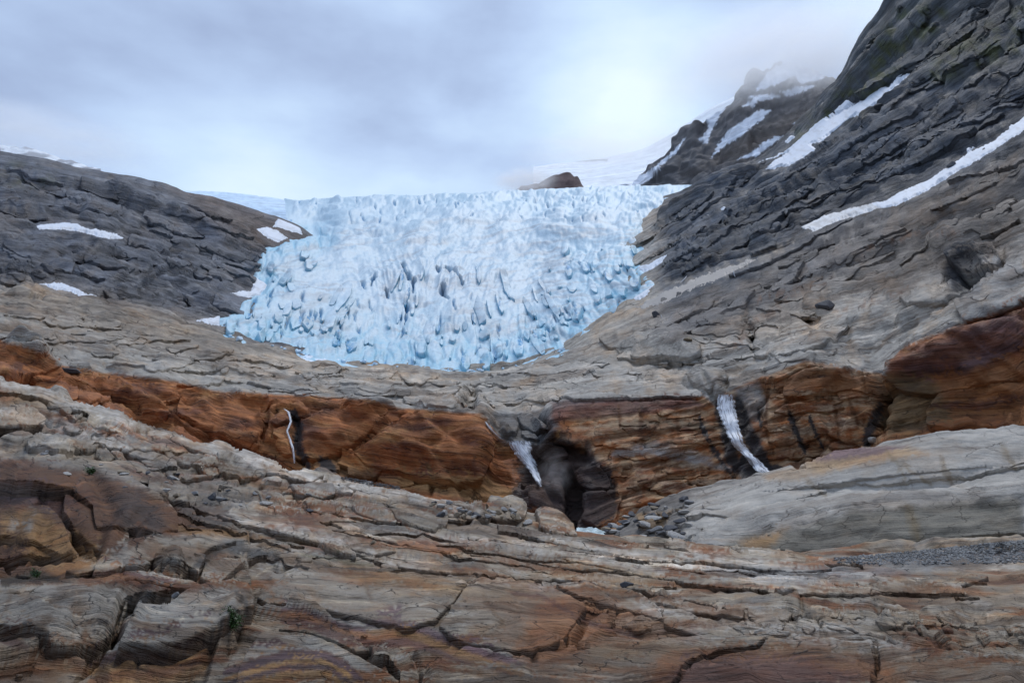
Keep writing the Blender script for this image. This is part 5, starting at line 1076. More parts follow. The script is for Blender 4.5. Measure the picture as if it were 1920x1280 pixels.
def f_pl():
    x = 20 + 1500 * rs.rand(); y0 = np.interp(x, [0, 400, 700, 1000, 1150, 1500], [575, 640, 698, 700, 640, 560]); y1 = np.interp(x, [0, 400, 700, 900, 1100, 1500], [632, 722, 744, 765, 742, 665]); return x, y0 + (y1 - y0) * rs.rand()
scatter(BC, 85, f_pl, ROCK_CLIFF, (18, 120), (0.12, 0.24), (2.5, 7), 0, 2.0, tones=(0.8, 1.2))
scatter(BC, 40, f_pl, ROCK_CLIFF, (90, 280), (0.04, 0.09), (2.5, 6), 2, 1.0, tones=(0.8, 1.25))
def f_rs():
    x = 1230 + 700 * rs.rand(); t_ = rs.rand(); return x, (600 - (x - 1230) * 0.30) * t_ + (430 - (x - 1230) * 0.42) * (1 - t_) + 30
scatter(BC, 90, f_rs, ROCK_CLIFF, (16, 100), (0.12, 0.3), (2.5, 9), -27, 0.8, tones=(0.7, 1.2), clear=SNP)
scatter(BC, 60, f_rs, ROCK_CLIFF, (80, 300), (0.04, 0.10), (3, 8), -25, 0.8, tones=(0.7, 1.25), clear=SNP)
BB = Base(B, 4)
def f_b():
    x = 1150 + 170 * rs.rand(); return x, np.interp(x, [1130, 1200, 1320], [985, 955, 935]) + rs.rand() * np.interp(x, [1130, 1320], [30, 85])
scatter(BB, 30, f_b, ROCK_BLOCK, (14, 48), (0.3, 0.5), (4, 9), -20, tones=(0.6, 1.1))

# right mountain: ledges following the dip; left mountain: flatter, dipping the other way
def f_rm():
    x = 1260 + 680 * rs.rand(); y1 = np.interp(x, [1260, 1500, 1920], [480, 400, 260]); y0 = np.interp(x, [1260, 1450, 1600, 1700, 1920], [400, 310, 210, 110, 20]); return x, y0 + (y1 - y0) * rs.rand()
scatter(BC, 85, f_rm, ROCK_FAR, (70, 320), (0.03, 0.09), (2, 7), -33, 0.8, tones=(0.7, 1.3), clear=SNP)
scatter(BC, 45, f_rm, ROCK_FAR, (8, 60), (0.12, 0.3), (2.5, 7), -34, 0.8, tones=(0.7, 1.25), clear=SNP)
def f_tp():
    x = 1560 + 380 * rs.rand(); y0 = np.interp(x, [1560, 1660, 1700], [170, 10, -20]); return x, y0 + 20 + rs.rand() * 150
scatter(BC, 38, f_tp, ROCK_FAR, (14, 110), (0.16, 0.4), (3, 8), -52, 0.8, tones=(0.7, 1.3), clear=SNP)
def f_lm():
    x = 5 + 520 * rs.rand(); y0 = np.interp(x, [0, 300, 520], [320, 365, 430]); y1 = np.interp(x, [0, 300, 480], [530, 560, 590]); return x, y0 + (y1 - y0) * rs.rand()
scatter(BC, 80, f_lm, ROCK_FAR, (14, 150), (0.08, 0.34), (2.5, 7), 16, 0.8, tones=(0.75, 1.2), clear=SNP)
# the rust cliff: angular blocks on the left, thin beds on the right, dark wet rock in the gorge
def f_c1():
    x = 20 + 890 * rs.rand(); y0 = np.interp(x, [0, 200, 500, 900], [650, 712, 745, 782]); y1 = np.interp(x, [0, 200, 540, 900], [695, 752, 870, 915]); return x, y0 + (y1 - y0) * rs.rand()
scatter(BC, 60, f_c1, ROCK_CLIFF, (16, 90), (0.35, 0.8), (4, 12), 10, 0.6, tones=(0.7, 1.2), tx=0.12)
def f_c2():
    x = 1150 + 500 * rs.rand(); y0 = np.interp(x, [1150, 1340, 1400, 1640], [765, 760, 735, 715]); y1 = np.interp(x, [1150, 1290, 1440, 1640], [950, 915, 870, 820]); return x, y0 + (y1 - y0) * rs.rand()
scatter(BC, 80, f_c2, ROCK_CLIFF, (20, 130), (0.1, 0.3), (2.5, 7), -4, 0.6, tones=(0.6, 1.35), clear=[np.array([(1340, 735), (1395, 735), (1460, 900), (1370, 900)], float)])
def f_c3():
    return 975 + 175 * rs.rand(), 860 + 130 * rs.rand()
scatter(BC, 34, f_c3, ROCK_CLIFF, (14, 50), (0.3, 0.7), (3, 8), 10, 0.6, tones=(0.7, 1.3), clear=[np.array([(955, 820), (1010, 820), (1020, 915), (990, 900)], float), np.array([(1058, 870), (1090, 870), (1092, 1000), (1060, 1000)], float)])
slab(BC, [(1772, 480), (1800, 463), (1842, 458), (1872, 470), (1866, 498), (1832, 508), (1792, 506)], 22, ROCK_CLIFF, rnd=2)
slab(BC, [(1672, 690), (1705, 655), (1800, 615), (1960, 565), (1960, 700), (1860, 720), (1760, 735), (1700, 730)], 16, ROCK_CLIFF, rnd=3, dome=0.8)
slab(BC, [(1765, 735), (1860, 715), (1960, 695), (1960, 800), (1790, 805), (1745, 800), (1750, 760)], 14, ROCK_CLIFF, rnd=2, dome=0.5)
slab(BB, [(1505, 868), (1540, 852), (1620, 842), (1740, 842), (1760, 850), (1660, 866), (1560, 884), (1515, 886)], 5, ROCK_BLOCK, rnd=3, dome=0.8)
slab(BB, [(1286, 1018), (1340, 985), (1420, 958), (1520, 940), (1700, 928), (1990, 905), (1990, 996), (1700, 1022), (1560, 1036), (1400, 1028)], 9, ROCK_BLOCK, rnd=4, dome=1.0, relief=1.0)
slab(BB, [(1310, 948), (1400, 906), (1500, 888), (1650, 860), (1760, 842), (1990, 822), (1990, 858), (1800, 886), (1650, 900), (1540, 912), (1420, 928), (1340, 960)], 6, ROCK_BLOCK, rnd=4, dome=0.8, relief=1.0)
for p_ in ([(1300, 960), (1400, 930), (1500, 915), (1560, 918), (1480, 945), (1380, 970)], [(1330, 1000), (1420, 975), (1500, 960), (1540, 965), (1440, 1000), (1360, 1020)], [(1560, 905), (1700, 880), (1800, 868), (1940, 850), (1940, 872), (1800, 895), (1660, 908)]):
    slab(BB, p_, 4.5, ROCK_BLOCK, rnd=4, dome=0.8)

# seracs: separate towers and blocks of ice, parts of the glacier
class GS: pass
gs = GS(); gs.P = Pg; gs.n = n; gs.r = rr; gs.U = gu; gs.S = GV * -1.0; gs.d = GV * 0.0; gs.col = gc; gs.pu, gs.pv = proj(Pg); gs.H = GV * -1.0
BG = Base(gs, 3)
GP = np.asarray(outline, float)
def ok_ice(fn):
    def g():
        for _ in range(60):
            x, y = fn()
            if poly_sd(np.array([float(x)]), np.array([float(y)]), outline)[0] > 5: return x, y
        return x, y
    return g
FRESH = (0.20, 0.47, 0.62)
def icy(n_, fn, wr, hr, zr, ang=0.0, tx=0.5, side=FRESH): scatter(BG, n_, ok_ice(fn), ICE, wr, hr, zr, ang, 0.5, nm='serac', tones=(0.94, 1.05), side=side, parent=gl, tx=tx)
icy(60, lambda: ((lambda x: (x, np.interp(x, [420, 500, 700, 950, 1060], [615, 625, 655, 660, 630]) + rs.uniform(-50, 32)))(420 + 650 * rs.rand())), (5, 24), (0.8, 2.0), (3, 9))
icy(30, lambda: (1030 + 180 * rs.rand(), 460 + 160 * rs.rand()), (5, 20), (0.8, 1.8), (2.5, 8))
icy(22, lambda: (430 + 170 * rs.rand(), 470 + 160 * rs.rand()), (5, 20), (0.8, 1.6), (2.5, 8))
# fins of ice fanning down the middle
for k in range(26):
    x = 620 + 440 * rs.rand(); y = 505 + 90 * rs.rand(); a_ = 90 + (840 - x) * 0.16
    icy(1, lambda: (x + rs.uniform(-4, 4), y + rs.uniform(-4, 4)), (22, 64), (0.16, 0.32), (2.5, 6.5), a_, 0.5, (0.10, 0.40, 0.58))
LK_A = Look([A], BA.tops); LK_B = Look([B], BB.tops); LK_C = Look([C], BC.tops)
# ================================================================== FAR THINGS
def far_sheet(name, U, curves, rows, relief, color, mat, label, seed, sm_u=2, kind='structure'):
    sh = Sheet(U, curves, rows, sm_u=sm_u, sm_r=1.5); sh.d += relief(sh); sh.finish(); color(sh)
    sh.col = np.clip(sh.col, 0.01, 0.9)
    o = sub_mesh(sh, name, np.ones((sh.u.shape[0]-1, sh.u.shape[1]-1), bool), mat, kind, label); return sh
ROCK_PEAK = rock_bump(mat_rock('far peak rock', grain=0.02, var=0.14, seam=0.12, cream=0.1, joint=0.0, varn=0.0), 3.0, 0.6)
SNOWC = np.array((0.76, 0.80, 0.86))
def rel_peak(sh):
    u, Sx = sh.u, sh.S
    a, _, _ = facets(u + 0.5 * Sx, Sx * 1.2, 46, 40, 20, 901); b_, _, _ = facets(u, Sx, 18, 16, 7, 905)
    return a + b_ - 18 * bil((u + Sx * 0.5) / 70, (Sx - u * 0.4) / 34, 911, 4, 0.6) + 2 * fbm(u / 6, Sx / 5, 913, 2)
peak_snow = [[(1330,300),(1345,275),(1365,245),(1395,225),(1425,205),(1445,207),(1430,225),(1405,240),(1380,262),(1350,280)],
 [(1310,262),(1330,240),(1322,222),(1345,205),(1370,180),(1372,188),(1350,215),(1335,245),(1325,270)],
 [(1380,300),(1410,285),(1440,262),(1468,254),(1450,270),(1420,292)], [(1415,172),(1440,135),(1490,108),(1560,112),(1565,135),(1535,150),(1500,158),(1490,140),(1455,160)], [(1400,182),(1440,176),(1470,180),(1430,190)], [(1350,262),(1400,232),(1420,230),(1380,262)],
 [(1465,172),(1500,162),(1530,160),(1500,176),(1475,182)], [(1390,200),(1410,188),(1430,178),(1412,200)], [(1150,352),(1215,322),(1255,290),(1285,258),(1270,285),(1240,310),(1215,340),(1190,352)],
 [(1485,232),(1505,220),(1498,232)], [(1215,300),(1228,290),(1222,302)]]
def col_peak(sh):
    n = fbm(sh.pu / 40, sh.pv / 30, 921, 4); sh.col[:] = np.array((0.12, 0.115, 0.115)) * (1 + 0.3 * n)[..., None]
    sh.tint([(1280,330),(1400,300),(1500,240),(1560,190),(1400,250),(1340,290)], (0.13,0.10,0.075), 0.6, 20, 20)
    for p in peak_snow: sh.tint(p, SNOWC, 1.0, 0.8, 7, 9)
PK = far_sheet('mountain', np.arange(1140, 1700, 2.0), [
 [(1140,470,1700),(1700,420,1700)],
 [(1140,358,1750),(1290,352,1750),(1400,310,1750),(1500,270,1750),(1700,200,1750)],
 [(1140,358,1850),(1180,350,1850),(1240,325,1850),(1300,290,1880),(1400,235,1900),(1500,210,1900),(1600,150,1900),(1700,90,1900)],
 [(1140,360,1980),(1168,350,1980),(1200,322,1980),(1215,300,1980),(1250,272,2000),(1290,226,2020),(1320,205,2040),(1360,195,2060),(1372,160,2080),(1390,140,2100),(1430,120,2120),(1490,104,2160),(1530,112,2180),(1570,135,2180),(1640,100,2200),(1700,60,2200)],
 [(1140,420,2300),(1400,260,2400),(1700,200,2400)]], [6, 50, 60, 6], rel_peak, col_peak, ROCK_PEAK,
 'distant dark peak streaked with snow, its top lost in cloud', 0)
SNOWC = np.array((0.86, 0.89, 0.92))
def rel_snow(sh): return 3 * fbm(sh.u / 60, sh.S / 20, 931, 4)
def col_snow(sh):
    sh.col[:] = SNOWC * (1 + 0.03 * fbm(sh.pu / 40, sh.pv / 12, 933, 3))[..., None]
    sh.tint([(1068,299),(1100,297),(1140,299),(1138,302),(1075,303)], (0.14,0.13,0.13), 0.9, 1.5, 3, 12)
far_sheet('snowfield', np.arange(1000, 1420, 3.0), [[(1000,460,2300),(1420,460,2300)],[(1000,360,2400),(1420,350,2400)],[(1000,325,2900),(1100,320,2900),(1200,300,2900),(1420,250,2900)],[(1000,310,3300),(1060,302,3300),(1120,296,3300),(1200,280,3300),(1260,245,3300),(1330,195,3300),(1420,150,3300)],[(1000,360,3900),(1420,300,3900)]], [4, 22, 22, 4], rel_snow, col_snow, ROCK_PEAK, 'bright snowfield on the saddle behind the glacier', 0)
def rel_ol(sh): return rel_peak(sh) * 0.35
def col_ol(sh): sh.col[:] = np.array((0.14, 0.095, 0.085)) * (1 + 0.4 * fbm(sh.pu / 14, sh.pv / 10, 941, 3))[..., None]
far_sheet('outcrop', np.arange(966, 1098, 1.8), [[(966,400,1900),(1098,400,1900)],[(966,356,1930),(1098,352,1930)],[(966,352,1990),(985,343,1990),(1010,338,1990),(1035,324,1990),(1060,320,1990),(1086,322,1990),(1092,336,1990),(1098,352,1990)],[(966,380,2100),(1098,380,2100)]], [4, 24, 4], rel_ol, col_ol, ROCK_PEAK, 'small reddish rock outcrop in mist behind the top of the glacier', 0, sm_u=0.5)
def rel_ice(sh): return 3 * bil(sh.u / 16, sh.S / 9, 951, 3) * -1
def col_ice(sh): sh.col[:] = np.array((0.62, 0.76, 0.88)) * (1 + 0.12 * fbm(sh.pu / 12, sh.pv / 5, 953, 3))[..., None]
far_sheet('snowfield', np.arange(330, 640, 2.0), [[(330,420,1900),(640,430,1900)],[(330,385,2000),(640,395,2000)],[(330,353,2300),(390,355,2300),(440,358,2300),(500,366,2300),(560,376,2300),(640,379,2300)],[(330,400,2600),(640,410,2600)]], [4, 30, 4], rel_ice, col_ice, ROCK_PEAK, 'far upper ice of the glacier above the end of the left ridge', 0, sm_u=1)
def rel_l(sh): return rel_peak(sh) * 0.3
def col_l(sh):
    sh.col[:] = np.array((0.25, 0.25, 0.27)); w = ss(-0.1, 0.1, fbm(sh.pu / 40, sh.pv / 9, 961, 4))[..., None]; sh.col[:] = sh.col * (1 - w) + SNOWC * w
far_sheet('mountain', np.arange(-300, 190, 3.0), [[(-300,420,2200),(190,420,2200)],[(-300,330,2300),(190,340,2300)],[(-300,230,2600),(-100,250,2600),(0,264,2600),(60,274,2600),(110,288,2600),(155,304,2600),(190,316,2600)],[(-300,330,2900),(190,360,2900)]], [4, 30, 4], rel_l, col_l, ROCK_PEAK, 'faint snowy ridge in cloud behind the left mountainside', 0)

# valley floor far below everything, out to the horizon
bm_v = []; rings = [0, 40, 120, 400, 1200, 4000, 12000]; nseg = 64
for r_ in rings:
    for k in range(nseg):
        t_ = 2 * math.pi * k / nseg; z = -34 - min(r_, 1500) * 0.02 if r_ < 200 else -60
        bm_v.append((r_ * math.cos(t_), r_ * math.sin(t_), z))
fq = [[i * nseg + k, i * nseg + (k + 1) % nseg, (i + 1) * nseg + (k + 1) % nseg, (i + 1) * nseg + k] for i in range(1, len(rings) - 1) for k in range(nseg)]
fq += [[k, (k + 1) % nseg, nseg + (k + 1) % nseg, nseg + k] for k in range(nseg)]
tag(to_mesh('terrain', np.array(bm_v, float), np.array(fq), mat_plain('valley rock', (0.2, 0.19, 0.18), 0.9, 0.3, 0.02)), 'grey valley floor lying far below the slopes', kind='structure')

# unseen valley wall, added behind the camera to block low sky light
def rel_b(sh): return rel_peak(sh) * 0.5
bk_u = np.radians(np.arange(95, 266, 2.5)); bk = []; 
for fr, hh in ((0, -60), (0.35, 150), (0.7, 420), (1.0, 700), (1.15, 640)):
    for k, t_ in enumerate(bk_u):
        r_ = 700 + 700 * fr + 60 * math.sin(k * 1.7 + fr * 3); z_ = hh * (0.8 + 0.25 * math.sin(k * 0.37) + 0.08 * math.sin(k * 1.9)) if hh > 0 else hh
        bk.append((r_ * math.sin(t_), r_ * math.cos(t_), z_))
tag(to_mesh('mountain', np.array(bk, float), grid_quads(5, len(bk_u)).reshape(-1, 4), mat_plain('unseen blocking wall', (0.10, 0.10, 0.10), 0.9, 0.4, 0.01)), 'unseen blocking wall behind the viewer, added to cut low light', kind='structure')

# ================================================================== SNOW PATCHES
def snow(pts, label, sheet=None, h=3.6, wob=5.0, group=None, col=(0.70, 0.73, 0.78), dirty=0.28, name='snow_patch', sc=16):
    sh = sheet or C
    p = np.asarray(pts, float); lo = p.min(0) - 14; hi = p.max(0) + 14
    m = (sh.pu > lo[0]) & (sh.pu < hi[0]) & (sh.pv > lo[1]) & (sh.pv < hi[1]) & (sh.t > 1.9)
    rws = np.where(m.any(1))[0]; cls = np.where(m.any(0))[0]
    if len(rws) < 3: print('snow patch off the slope', label); return
    a0, a1, b0, b1 = max(rws[0] - 2, 0), rws[-1] + 3, max(cls[0] - 2, 0), cls[-1] + 3
    x = sh.pu[a0:a1, b0:b1]; y = sh.pv[a0:a1, b0:b1]; P = sh.P[a0:a1, b0:b1]; N_ = sh.n[a0:a1, b0:b1]; r = sh.r[a0:a1, b0:b1]
    # resample finer
    def up(z, k=3):
        i = np.linspace(0, z.shape[0] - 1, (z.shape[0] - 1) * k + 1); j_ = np.linspace(0, z.shape[1] - 1, (z.shape[1] - 1) * k + 1)
        i0 = np.minimum(i.astype(int), z.shape[0] - 2); j0 = np.minimum(j_.astype(int), z.shape[1] - 2); fi = (i - i0)[:, None]; fj = (j_ - j0)[None]
        if z.ndim == 3: fi = fi[..., None]; fj = fj[..., None]
        g = lambda a_, b_: z[np.ix_(a_, b_)]
        return (g(i0, j0) * (1 - fi) + g(i0 + 1, j0) * fi) * (1 - fj) + (g(i0, j0 + 1) * (1 - fi) + g(i0 + 1, j0 + 1) * fi) * fj
    base = gauss(gauss(P, 5, 0), 5, 1)
    x, y, P, base, N_, r = up(x), up(y), up(P), up(base), up(N_), up(r)
    D = poly_sd(x + wob * fbm(x / sc, y / sc, 11, 4, 0.6), y + wob * fbm(x / sc, y / sc, 15, 4, 0.6), pts)
    D = D + 1.6 * fbm(x / 4.5, y / 4.5, 25, 3, 0.6); w = ss(0, 5, D)[..., None]
    dl_ = ((P - base) * N_).sum(-1); mx = dl_.copy()
    for k_ in (1, 2, 4):
        for ax_ in (0, 1):
            mx = np.maximum(mx, np.maximum(np.roll(mx, k_, ax_), np.roll(mx, -k_, ax_)))
    mx = gauss(gauss(mx, 5, 0), 5, 1)
    top = mx * 0.5 + h * 0.3 * r / F
    w1 = ss(0, 3.5, D); off = dl_ * (1 - w1) + top * w1 + np.where(D > 0, 0.4, D * 0.7) * r / F
    Pn = base + N_ * off[..., None]
    keep = D > -3; kq = keep[:-1, :-1] & keep[1:, :-1] & keep[:-1, 1:] & keep[1:, 1:]
    if kq.sum() < 4: return
    left = kq.copy(); best = None      # one patch is one piece: keep the largest connected part
    while left.any():
        a, b = np.argwhere(left)[0]; st = [(a, b)]; left[a, b] = False; comp = []
        while st:
            a, b = st.pop(); comp.append((a, b))
            for a2, b2 in ((a + 1, b), (a - 1, b), (a, b + 1), (a, b - 1)):
                if 0 <= a2 < left.shape[0] and 0 <= b2 < left.shape[1] and left[a2, b2]: left[a2, b2] = False; st.append((a2, b2))
        if best is None or len(comp) > len(best): best = comp
    kq[:] = False; bb = np.array(best); kq[bb[:, 0], bb[:, 1]] = True
    cc = np.ones(x.shape + (3,)) * np.array(col)
    dn = np.clip(ss(0.0, 0.5, fbm(x / 14, y / 7, 19, 4, 0.6) + dirty - 0.2) * dirty, 0, 1)[..., None]
    cc = cc * (1 - dn) + np.array((0.34, 0.30, 0.26)) * dn
    o = to_mesh(name, Pn.reshape(-1, 3), grid_quads(*x.shape)[kq].reshape(-1, 4), SNOWM, cc.reshape(-1, 3))
    tag(o, label, 'snow patch', group); return o
def mat_snow():
    m = bpy.data.materials.new('old snow'); m.use_nodes = True; nt = m.node_tree; N = nt.nodes; L = nt.links; b = N['Principled BSDF']
    ac = N.new('ShaderNodeAttribute'); ac.attribute_name = 'tone'; tc = N.new('ShaderNodeTexCoord'); n = N.new('ShaderNodeTexNoise'); n.inputs['Scale'].default_value = 0.15; n.inputs['Detail'].default_value = 6
    L.new(tc.outputs['Object'], n.inputs[0]); mr = N.new('ShaderNodeMapRange'); mr.inputs[3].default_value = 0.88; mr.inputs[4].default_value = 1.08; L.new(n.outputs[0], mr.inputs[0])
    vm = N.new('ShaderNodeVectorMath'); vm.operation = 'SCALE'; L.new(ac.outputs['Color'], vm.inputs[0]); L.new(mr.outputs[0], vm.inputs['Scale']); L.new(vm.outputs[0], b.inputs['Base Color']); b.inputs['Roughness'].default_value = 0.65
    bp = N.new('ShaderNodeBump'); bp.inputs['Distance'].default_value = 0.8; bp.inputs['Strength'].default_value = 0.5; L.new(n.outputs[0], bp.inputs['Height']); L.new(bp.outputs[0], b.inputs['Normal'])
    return m
SNOWM = mat_snow()
G_ = 'snow patches lying on the mountainsides'
snow([(1712,118),(1702,142),(1672,170),(1650,195),(1620,212),(1590,225),(1545,262),(1520,272),(1535,285),(1510,298),(1480,312),(1435,318),(1450,305),(1480,285),(1420,306),(1470,285),(1500,262),(1530,232),(1560,222),(1590,205),(1630,180),(1640,160),(1665,165),(1690,138)], 'longest snow tongue, reaching down from the mossy cliff high on the right slope', group=G_, wob=4)
snow([(1930,212),(1905,232),(1870,262),(1820,285),(1790,305),(1745,335),(1700,355),(1660,375),(1630,382),(1640,390),(1680,385),(1730,362),(1790,325),(1850,290),(1900,258),(1930,240)], 'narrow clean snow strip running diagonally off the right edge', group=G_, wob=3)
snow([(1640,380),(1600,390),(1560,400),(1530,412),(1505,425),(1525,432),(1500,448),(1530,440),(1570,415),(1610,402),(1650,390)], 'dirty grey snow strip below the clean diagonal one on the right slope', group=G_, wob=4, dirty=0.45, col=(0.66, 0.66, 0.66))
snow([(1380,302),(1400,292),(1440,268),(1468,255),(1452,272),(1425,290),(1400,303)], 'short snow strip just left of the longest snow tongue', group=G_, wob=3)
snow([(1470,268),(1482,255),(1492,256),(1478,268)], 'tiny snow patch above the longest snow tongue', group=G_, wob=2)
snow([(1195,500),(1215,496),(1240,482),(1265,472),(1250,485),(1225,503),(1205,512)], 'slim snow wedge against the right edge of the glacier', group=G_, wob=3)
snow([(1185,545),(1222,528),(1225,536),(1200,560),(1185,560)], 'small snow patch where the right slope meets the glacier', group=G_, wob=3)
snow([(1310,418),(1330,404),(1338,406),(1320,415),(1305,432)], 'tiny snow sliver in the middle of the right slope', group=G_, wob=2)
snow([(1350,393),(1358,387),(1366,389),(1355,395)], 'tiny snow dot above the sliver on the right slope', group=G_, wob=1.5)
snow([(1190,578),(1250,545),(1330,512),(1400,490),(1430,482),(1400,500),(1330,530),(1280,550),(1240,572)], 'dirty brownish snow apron on the rock right of the glacier snout', group=G_, wob=9, dirty=1.0, col=(0.50, 0.46, 0.41), h=1.2)
snow([(68,425),(85,420),(120,419),(145,421),(160,428),(200,436),(235,446),(220,449),(190,446),(150,434),(110,430),(75,431)], 'long thin snow patch in a hollow of the left mountainside', group=G_, wob=3)
snow([(68,533),(100,531),(115,530),(130,537),(145,541),(160,550),(183,556),(150,553),(130,546),(100,541)], 'lower thin snow patch near the foot of the left mountainside', group=G_, wob=3)
snow([(522,398),(535,395),(548,402),(558,420),(566,440),(545,434),(528,428),(512,425),(518,412)], 'upper snow patch on the left ridge beside the glacier top', group=G_, wob=3)
snow([(482,430),(500,426),(520,432),(540,446),(520,455),(498,444)], 'snow patch just below the upper one on the left ridge', group=G_, wob=3)
snow([(412,554),(440,547),(470,545),(480,520),(500,525),(510,540),(492,552),(465,558),(440,562),(428,560)], 'snow ledge between the left mountainside and the glacier margin', group=G_, wob=4)
snow([(366,600),(385,597),(412,594),(412,612),(390,606)], 'small snow patch at the left corner of the glacier snout', group=G_, wob=3)
snow([(560,668),(600,664),(640,670),(650,678),(600,680),(575,676)], 'white pile of crushed ice at the foot of the snout', group=None, wob=4, name='ice_debris', col=(0.72, 0.82, 0.92), h=5)
snow([(678,899),(700,903),(725,908),(740,914),(715,913),(690,907)], 'small leftover snow bank beside the rust cliff foot', A, group=G_, wob=2)

# ================================================================== WATER
def mat_fall():
    m = bpy.data.materials.new('falling water'); m.use_nodes = True; nt = m.node_tree; N = nt.nodes; L = nt.links; b = N['Principled BSDF']
    au = N.new('ShaderNodeAttribute'); au.attribute_name = 'bed'
    mp = N.new('ShaderNodeMapping'); mp.inputs['Scale'].default_value = (6, 1.1, 1); L.new(au.outputs['Vector'], mp.inputs[0])
    n = N.new('ShaderNodeTexNoise'); n.inputs['Scale'].default_value = 1; n.inputs['Detail'].default_value = 5; n.inputs['Roughness'].default_value = 0.7; L.new(mp.outputs[0], n.inputs[0])
    cr = N.new('ShaderNodeValToRGB'); e = cr.color_ramp.elements; e[0].position = 0.36; e[0].color = (0.7, 0.73, 0.77, 1); e[1].position = 0.62; e[1].color = (0.9, 0.92, 0.94, 1); L.new(n.outputs[0], cr.inputs[0])
    L.new(cr.outputs[0], b.inputs['Base Color']); b.inputs['Roughness'].default_value = 0.35
    sx_ = N.new('ShaderNodeSeparateXYZ'); L.new(au.outputs['Vector'], sx_.inputs[0])
    ma = N.new('ShaderNodeMath'); ma.operation = 'MULTIPLY_ADD'; L.new(sx_.outputs[2], ma.inputs[0]); ma.inputs[1].default_value = -0.17; L.new(n.outputs[0], ma.inputs[2])
    al = N.new('ShaderNodeMapRange'); al.inputs[1].default_value = 0.26; al.inputs[2].default_value = 0.46; al.inputs[4].default_value = 0.95; L.new(ma.outputs[0], al.inputs[0]); L.new(al.outputs[0], b.inputs['Alpha'])
    bp = N.new('ShaderNodeBump'); bp.inputs['Distance'].default_value = 0.25; L.new(n.outputs[0], bp.inputs['Height']); L.new(bp.outputs[0], b.inputs['Normal'])
    return m
FALL = mat_fall()
def fall(path, label, look, off=3.0, name='waterfall', nx=14, cat='waterfall', seedk=1, group=None, rough_e=0.25, bulge=1.0):
    """path: (u, v, half width px)"""
    path = np.asarray(path, float); L_ = np.concatenate([[0], np.cumsum(np.hypot(np.diff(path[:, 0]), np.diff(path[:, 1])))])
    ny = max(int(L_[-1] / 1.6), 5); t = np.linspace(0, L_[-1], ny)
    x = np.interp(t, L_, path[:, 0]); y = np.interp(t, L_, path[:, 1]); w = np.interp(t, L_, path[:, 2])
    rr_ = []
    for a_, b_ in zip(x, y):
        g = look(a_, b_); rr_.append(g[2] if g else rr_[-1])
    rr_ = np.array(rr_); rmin = np.array([rr_[max(0, i - 5):i + 6].min() for i in range(ny)]); rmin = gauss(rmin, 3, 0)
    V_ = []; UVs = []
    for i in range(ny):
        for k in range(nx + 1):
            s_ = k / nx * 2 - 1; ww = w[i] * (1 + rough_e * float(pn(t[i] / 6.0, s_ > 0, seedk + 77)))
            rad = rmin[i] * (1 - (off * (0.35 + 0.65 * (1 - s_ * s_)) * bulge + 0.9 * float(pn(k * 0.9 + 3, t[i] / 14, seedk))) / F)
            d_ = ray(x[i] + s_ * ww, y[i]); V_.append(d_ / np.linalg.norm(d_) * rad); UVs.append((k / nx * max(w[i] / 12, 0.3), t[i] / 25, max(s_ * s_, 1 - min(1, i / (0.10 * ny)), 1 - min(1, (ny - 1 - i) / (0.22 * ny)))))
    o = to_mesh(name, np.array(V_), grid_quads(ny, nx + 1).reshape(-1, 4), FALL, uv=np.array(UVs)); tag(o, label, cat, group); return o
fall([(1362,739,16),(1361,760,17),(1367,785,16),(1375,810,14),(1383,832,12),(1398,848,10),(1412,862,11),(1428,880,13),(1438,890,10)], 'white waterfall sliding down the right part of the rust cliff', LK_C, 14)
fall([(974,826,22),(978,840,20),(985,855,16),(994,870,12),(1002,885,8),(1008,898,6),(1013,912,4)], 'waterfall tipping out of the grey notch into the dark gorge', LK_C, 12, bulge=1.2)
fall([(530,765,2.2),(541,772,2.6),(546,790,2.2),(538,808,2.2),(543,822,2.4),(549,840,2.2),(553,868,1.8)], 'thin trickle of water down the left part of the rust cliff', LK_C, 5, nx=5, cat='waterfall')
fall([(906,786,2),(916,800,3),(926,812,4),(936,822,5),(950,828,7)], 'white stream running down the notch above the gorge waterfall', LK_C, 6, name='stream', nx=6, cat='stream')
fall([(1288,517,.6),(1282,524,1.0),(1276,530,.8)], 'short cascade under the overhang near the right glacier margin', LK_C, 5, name='cascade', nx=4, cat='cascade')
fall([(1375,507,.8),(1376,514,1.2),(1379,520,1)], 'short cascade in the notch right of the dirty snow apron', LK_C, 5, name='cascade', nx=4, cat='cascade')
fall([(1238,588,.5),(1240,592,.8),(1242,598,.6)], 'tiny trickle beside a dark rock below the glacier edge', LK_C, 5, name='cascade', nx=4, cat='cascade')
fall([(1462,1,1),(1462,2,1)], 'x', LK_C) if False else None
def mat_pool():
    m = mat_plain('turbulent meltwater', (0.55, 0.66, 0.66), 0.15, 0.35, 1.2, 0.3); return m
POOL = mat_pool()
def patch_plane(pts, z, mat, name, label, cat=None, kind=None, bump=0.06, seedk=5):
    """level water sheet bounded by ray/plane hits of an outline"""
    p = np.asarray(pts, float); W = []
    gx = np.linspace(p[:, 0].min(), p[:, 0].max(), 36); gy = np.linspace(p[:, 1].min(), p[:, 1].max(), 16); X, Y = np.meshgrid(gx, gy)
    D = poly_sd(X + 2 * fbm(X / 9, Y / 9, 3, 2), Y, pts); d_ = ray(X, Y); k = z / np.minimum(d_[..., 2], -1e-3); P = d_ * k[..., None]
    P[..., 2] += bump * fbm(P[..., 0] * 1.3, P[..., 1] * 0.6, seedk, 3) * 3
    kq = (D[:-1, :-1] > -1) & (D[1:, :-1] > -1) & (D[:-1, 1:] > -1) & (D[1:, 1:] > -1)
    o = to_mesh(name, P.reshape(-1, 3), grid_quads(*X.shape)[kq].reshape(-1, 4), mat); tag(o, label, cat, None, kind); return o
